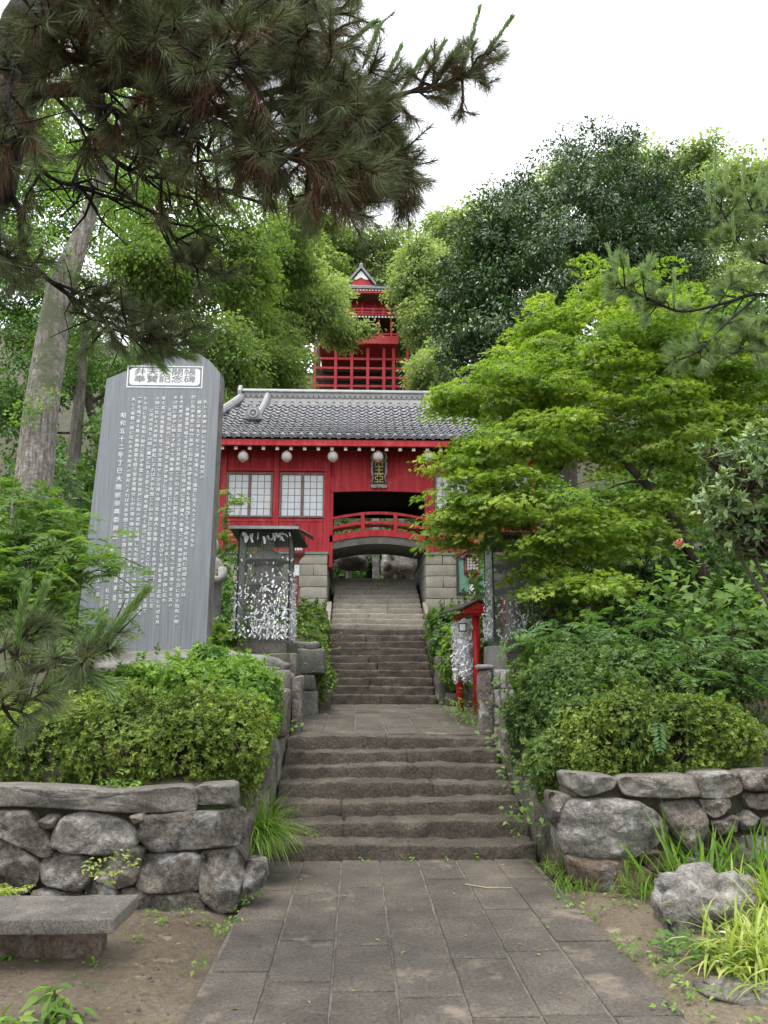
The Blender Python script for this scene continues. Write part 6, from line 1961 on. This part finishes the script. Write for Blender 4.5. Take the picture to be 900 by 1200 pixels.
spray('pinnate_shrub', 'bushy plant of feathery compound leaves growing before the pale furrowed trunk', 'shrub',
      [PY(x, y, Y) for (x, y, Y) in ((15, 590, 8.2), (45, 600, 8.3), (20, 640, 8.0), (60, 635, 8.0), (75, 660, 7.9), (30, 680, 7.7), (5, 660, 7.8), (70, 690, 7.7), (45, 720, 7.6), (100, 655, 8.2), (10, 715, 7.6), (85, 620, 8.4), (100, 740, 7.7), (-20, 610, 8), (-20, 690, 7.6), (60, 760, 7.4))],
      44, .26, 'leaf_pinnate', 121, pairs=8, base=(-3.2, 7.9, 1.0), rad=.2)
spray('pinnate_shrub', 'thin feathery branch stretching over the lower corner of the stele', 'shrub',
      [PY(x, y, Y) for (x, y, Y) in ((125, 640, 8.8), (150, 665, 8.7), (160, 690, 8.6), (120, 665, 8.7), (175, 668, 8.7))], 5, .2, 'leaf_pinnate', 122, pairs=7, base=PY(60, 700, 8.3), rad=.06)
spray('fern_shrub', 'spreading fern-like sprays along the top of the clipped hedge', 'shrub',
      [PY(x, y, Y) for (x, y, Y) in ((620, 755, 8.6), (650, 748, 8.6), (690, 742, 8.6), (730, 745, 8.4), (770, 750, 8.3), (810, 760, 8.0), (850, 770, 7.9), (740, 775, 7.9), (800, 790, 7.7), (850, 800, 7.6), (885, 780, 7.7), (780, 830, 7.2), (720, 825, 7.2), (830, 830, 7.2), (690, 735, 9.0), (760, 725, 9.2), (830, 735, 8.8), (890, 740, 8.6))],
      13, .30, 'leaf_fern', 123, pairs=9, base=(2.9, 8.3, 1.2), rad=.16, tone=.1)
spray('hanging_frond', 'single fern frond hanging down the face of the azalea mound', 'fern', [PY(765, 845, 6.62), PY(770, 860, 6.6)], 3, .26, 'leaf_fern', 124, pairs=9, rad=.03, dirup=-.9)
spray('hedge_weed', 'broad bright weeds sprouting from the face of the low azalea hedge', 'weed', [PY(x, y, 6.2) for (x, y) in ((140, 912), (155, 905), (165, 915))], 4, .13, 'leaf_bright', 125, pairs=4, rad=.03, lw=.55)
spray('hedge_weed', 'tall fresh weeds rising behind the azalea hedge before the footing rock', 'weed', [PY(x, y, 7.9) for (x, y) in ((185, 775, ), (200, 790), (178, 800), (215, 800), (240, 785), (280, 790), (310, 800))], 7, .2, 'leaf_bright', 126, pairs=4, rad=.07, lw=.6)
spray('corner_branch', 'leafy twig crossing the shoji window nearest the stele', 'branch', [PY(x, y, 15.5) for (x, y) in ((270, 590), (285, 588), (262, 600), (262, 625), (278, 630), (268, 580))], 8, .28, 'leaf_hill', 127, pairs=5, rad=.1, base=(-2.6, 15.8, 3.0), lw=.5)

def broad_leaves(name, label, cat, pts, n, L, mat, seed, rad=.15, base=None, group=None, W=.62):
    rg = np.random.default_rng(seed)
    root = empty(name, tuple(base if base is not None else pts[0]), label, cat, group)
    lv, st = Leaves(), MB()
    for p in pts:
        if base is not None: st.tube([Vector(base), Vector(base).lerp(Vector(p), .6) + Vector((0, 0, .05)), Vector(p)], [.008, .006, .003], 4, cap=False)
        pos = np.array(p)[None] + rg.normal(0, rad, (n, 3)) * np.array([[1, 1, .6]])
        d = unit(rg.normal(0, 1, (n, 3)) * np.array([[1, 1, .3]]) + np.array([[0, -.4, -.15]]))
        nn = np.tile(np.array([[0, -.35, 1.0]]), (n, 1)) + rg.normal(0, .3, (n, 3))
        sz = L * rg.uniform(.6, 1.2, n)
        lv.leaf(pos, d, nn, sz, sz * W, rg.uniform(0, 1, n), fold=.18, curl=.2)
    lv.build('foliage', mat, root)
    if base is not None: st.build('stem', 'twig', root)
    return root

hyd = broad_leaves('hydrangea', 'broad-leaved hydrangea with one pinkish flower under the maple trunk', 'shrub',
             [PY(x, y, Y) for (x, y, Y) in ((800, 700, 8.6), (830, 690, 8.8), (860, 700, 8.6), (890, 690, 8.6), (840, 720, 8.4), (880, 725, 8.3), (810, 730, 8.4), (770, 690, 9.0), (900, 660, 8.8), (760, 715, 8.8), (790, 660, 9.2), (905, 720, 8.2))], 34, .14, 'leaf_pinnate', 131, rad=.2, base=(4.1, 8.8, 1.4))
rg = np.random.default_rng(5)
fl = Leaves()
p = np.array(PY(796, 637, 9.0))[None] + rg.normal(0, .025, (60, 3))
fl.leaf(p, rvec(60, rg), rvec(60, rg), .035, .03, rg.uniform(0, 1, 60))
fl.build('flower_head', 'petal_pink', hyd, kind='stuff')
# leafy fringe hanging over the right edging
broad_leaves('creeper', 'ivy-like creeper trailing from the clipped hedge over the step edging', 'creeper',
             [PY(x, y, Y) for (x, y, Y) in ((592, 800, 8.9), (590, 830, 8.7), (588, 860, 8.4), (592, 885, 8.1), (600, 905, 7.8), (605, 925, 7.5), (612, 950, 7.2), (618, 965, 7.1))], 24, .07, 'leaf_pinnate', 132, rad=.09)
broad_leaves('creeper', 'small-leaved creeper climbing the stacked blocks under the caged lantern', 'creeper',
             [PY(x, y, Y) for (x, y, Y) in ((352, 790, 12.5), (370, 800, 12.9), (378, 760, 13.6), (366, 780, 13), (349, 770, 12.4), (345, 845, 9.8), (378, 815, 13.5), (380, 735, 15))], 30, .06, 'leaf_bright', 133, rad=.13)
broad_leaves('weed_patch', 'light weeds growing round the feet of the red fortune rack', 'weed',
             [PY(x, y, Y) for (x, y, Y) in ((530, 830, 12.4), (545, 832, 12.0), (555, 838, 11.5), (548, 845, 11.2), (562, 848, 10.8), (535, 822, 13.2))], 60, .07, 'leaf_bright', 134, rad=.12, W=.4)
broad_leaves('wall_fern', 'pale yellow-green sprig growing out of the fieldstone wall joints', 'weed',
             [PY(x, y, 5.82) for (x, y) in ((105, 1015), (120, 1008), (135, 1022), (148, 1000), (155, 1012), (128, 1030), (112, 1022))], 12, .045, 'leaf_bamboo', 135, rad=.028, W=.5)
spray('wall_fern', 'small fern tuft above the stone bench end', 'fern', [PY(8, 1042, 5.75)], 9, .14, 'leaf_bamboo', 136, pairs=7, rad=.03)
broad_leaves('chameleon_plant', 'heart-leaved ground plant with tiny white flowers below the jagged boulder', 'ground plant',
             [PZ(x, y, .06) for (x, y) in ((775, 1098), (790, 1105), (805, 1095), (820, 1108), (835, 1115), (845, 1130), (770, 1108), (850, 1105), (790, 1092), (815, 1120))], 14, .055, 'leaf_shade', 137, rad=.05, W=.85)
cp_ = bpy.data.objects['chameleon_plant']
fl = Leaves()
for (x, y) in ((774, 1095), (843, 1127), (847, 1092), (838, 1098), (852, 1118)):
    c = np.array(PZ(x, y, .1))[None].repeat(5, 0)
    a = np.linspace(0, 5, 5)
    fl.leaf(c, np.stack([np.cos(a), np.sin(a), np.full(5, .15)], 1), np.tile([[0, 0, 1.0]], (5, 1)), .02, .014, rg.uniform(0, 1, 5))
fl.build('flowers', 'petal', cp_, kind='stuff')

# ================================================================== grasses
def tuft(name, label, cat, base, n, L, W, mat, seed, lean=(0, 0, 0), rad=.06, bend=.9, up=1.0, group=None, tone=.5):
    rg = np.random.default_rng(seed)
    b = np.array(base)
    root = empty(name, tuple(base), label, cat, group)
    pos = b[None] + rg.normal(0, 1, (n, 3)) * np.array([[rad, rad, .004]])
    d = rg.normal(0, .5, (n, 3)) * np.array([[1, 1, .2]]) + np.array([[0, 0, up]]) + np.array(lean)[None]
    lv = Leaves()
    lv.blade(pos, d, L * rg.uniform(.55, 1.2, n), W * rg.uniform(.7, 1.3, n), bend * rg.uniform(.5, 1.5, n), np.clip(tone + rg.normal(0, .22, n), 0, 1), seg=5)
    lv.build('blades', mat, root)
    return root
tuft('grass_tuft', 'big arching clump of fresh green grass at the foot of the step edging', 'grass', (-.80, 6.88, .30), 700, .46, .009, 'blade', 141, lean=(.28, -.35, 0), rad=.07, bend=1.5, tone=.7)
tuft('grass_tuft', 'small grass growing between the steps and the right-hand wall boulder'.replace('right-hand ', 'brown '), 'grass', (1.72, 6.62, .05), 120, .24, .009, 'blade', 142, rad=.06, lean=(-.2, -.4, 0))
tuft('grass_tuft', 'grass sprouting from the edging beside the lowest step', 'grass', (1.74, 6.9, .36), 80, .22, .010, 'blade', 143, rad=.05, lean=(-.4, -.3, 0))
tuft('lily_clump', 'strap-leaved clump in front of the brown wall stone', 'plant', PZ(738, 1035, .02), 60, .34, .02, 'blade', 144, rad=.07, bend=.8, tone=.45)
tuft('lily_clump', 'tall strap-leaved clump between the wall and the jagged boulder', 'plant', PZ(775, 1030, .02), 70, .42, .022, 'blade', 145, rad=.08, bend=.9, tone=.4)
tuft('lily_clump', 'upright lance-leaved plants against the wall behind the jagged boulder', 'plant', (2.5, 6.2, .05), 60, .55, .03, 'blade', 146, rad=.12, bend=.6, tone=.35)
tuft('lily_clump', 'leafy lance-leaved clump where the wall meets the striped grass', 'plant', (2.95, 6.05, .05), 80, .50, .03, 'blade', 147, rad=.14, bend=.7, tone=.3)
for i, (px, py, l, w_, lab) in enumerate([(700, 1030, .2, .012, 'short grass before the brown wall stone'), (752, 1050, .26, .014, 'grass clump at the edge of the brown wall stone'),
                                 (815, 1020, .45, .026, 'lance-leaved plant rising behind the jagged boulder'), (860, 1015, .5, .03, 'tall lance-leaved plant against the wall stones'), (885, 1030, .45, .028, 'lance-leaved plant beside the striped grass'),
                                 (655, 1022, .2, .01, 'short grass in the gap between path and wall'), (672, 1045, .14, .008, 'sparse short grass along the path edge')]):
    tuft('wall_grass', lab, 'grass', PZ(px, py, .02), 75, l, w_, 'blade', 170 + i, rad=.08, bend=1.0, tone=.45)
tuft('striped_grass', 'large clump of yellow striped bamboo grass at the path side', 'grass', PZ(905, 1135, .02), 520, .34, .024, 'leaf_bamboo', 148, rad=.15, bend=1.5, lean=(-.1, -.1, 0))
tuft('striped_grass', 'second yellow striped grass clump beside the jagged boulder', 'grass', PZ(918, 1085, .02), 420, .38, .024, 'leaf_bamboo', 149, rad=.15, bend=1.4, lean=(-.1, 0, 0))
broad_leaves('front_weed', 'leafy pale weed standing on the bare earth before the bench', 'weed', [PZ(66, 1170, .08), PZ(58, 1185, .05), PZ(80, 1188, .05), PZ(62, 1160, .12)], 9, .12, 'leaf_bright', 151, rad=.035, W=.28, base=PZ(64, 1192, 0))
broad_leaves('front_weed', 'low pale weed at the very edge of the earth yard', 'weed', [PZ(8, 1192, .05), PZ(20, 1198, .04)], 8, .1, 'leaf_bright', 152, rad=.03, W=.3)
broad_leaves('bench_weed', 'tiny seedling growing under the lip of the stone bench', 'weed', [PZ(10, 1105, .08), PZ(11, 1118, .03)], 7, .06, 'leaf_bright', 153, rad=.015, W=.4, base=PZ(10, 1122, 0))
weeds = [(272, 1075), (280, 1060), (262, 1085), (255, 1092), (240, 1078), (175, 1072), (215, 1070), (190, 1078), (160, 1098), (60, 1112), (48, 1118), (110, 1128), (235, 1130), (300, 1048), (660, 1050), (672, 1060), (690, 1068), (735, 1060), (710, 1062), (720, 1100), (735, 1112), (810, 1165), (800, 1150), (835, 1165), (775, 1135), (765, 1120), (830, 1190), (880, 1195), (785, 1180), (650, 1035), (640, 1020)]
for i, (x, y) in enumerate(weeds):
    broad_leaves('ground_weed', 'tiny low weed rooted in the bare earth yard', 'weed', [PZ(x, y, .02)], 13, .04, 'leaf_bright', 160 + i, rad=.03, W=.5, group='tiny weeds in the earth yard')
# weeds and moss along the step joints
for i, (px, py, Y, z) in enumerate([(430, 1005, 7.38, .0), (520, 1003, 7.38, 0), (560, 1004, 7.38, 0), (365, 978, 7.72, .127), (480, 1006, 7.38, 0), (605, 975, 7.72, .13), (560, 830, 12, .97)]):
    p = PY(px, py, Y)
    broad_leaves('step_weed', 'sprig of weed growing in a joint of the worn steps', 'weed', [Vector((p.x, Y, z + .02))], 11, .035, 'leaf_bright', 230 + i, rad=.022, W=.5, group='weed sprigs in the step joints')
# fallen leaves
rg = np.random.default_rng(77)
n = 440
X = np.concatenate([rg.uniform(-.8, 1.55, 90), rg.uniform(-2.6, -.8, 90), rg.uniform(1.55, 3.0, 90), rg.uniform(-.6, 1.5, 170)])
Yv = np.concatenate([rg.uniform(3, 7.35, 90), rg.uniform(3.6, 5.8, 90), rg.uniform(3.8, 6.2, 90), rg.uniform(7.5, 15, 170)])
Z = np.array([0.006 if y < 7.35 else (.127 * (int((y - 7.4) / .35) + 1) + .008 if y < 9.8 else land_z(y) + .008) for y in Yv])
Z[90:270] += .012
lv = Leaves()
a = rg.uniform(0, 6.28, n)
sz = rg.uniform(.01, .042, n)
lv.leaf(np.stack([X, Yv, Z], 1), np.stack([np.cos(a), np.sin(a), rg.uniform(-.05, .1, n)], 1), np.tile([[0, 0, 1.0]], (n, 1)) + rg.normal(0, .15, (n, 3)), sz, sz * .5, rg.uniform(0, 1, n))
o = lv.build('fallen_leaves', 'litter')
tag(o, 'scattered small fallen leaves on the path and the steps', 'leaves', kind='stuff')
# dry twig on the path
tw = MB().tube([PZ(545, 1036, .01), PZ(570, 1040, .012), PZ(600, 1040, .014)], [.004, .005, .002], 5)
tag(tw.build('fallen_straw', 'straw'), 'pale dry stalk lying across the path slabs', 'stalk')
# gravel and grit over the bare earth
rg = np.random.default_rng(78)
g = MB()
for i in range(900):
    x = rg.uniform(-3.2, -.85) if rg.uniform() < .55 else rg.uniform(1.6, 3.3)
    y = rg.uniform(3.2, 5.9 if x < 0 else 6.3)
    r_ = rg.uniform(.003, .012)
    c = Vector((x, y, .018 * fbm((x, y, 0), .9, 3) + .002))
    vs = [c + Vector((r_ * rg.uniform(.6, 1.3), 0, 0)), c + Vector((0, r_, 0)), c - Vector((r_, 0, 0)), c - Vector((0, r_ * rg.uniform(.6, 1.2), 0)), c + Vector((0, 0, r_ * .8))]
    g.add(vs, [(0, 1, 4), (1, 2, 4), (2, 3, 4), (3, 0, 4)])
tag(g.build('grit', 'rock'), 'small stones scattered over the bare earth yard', 'gravel', kind='stuff')
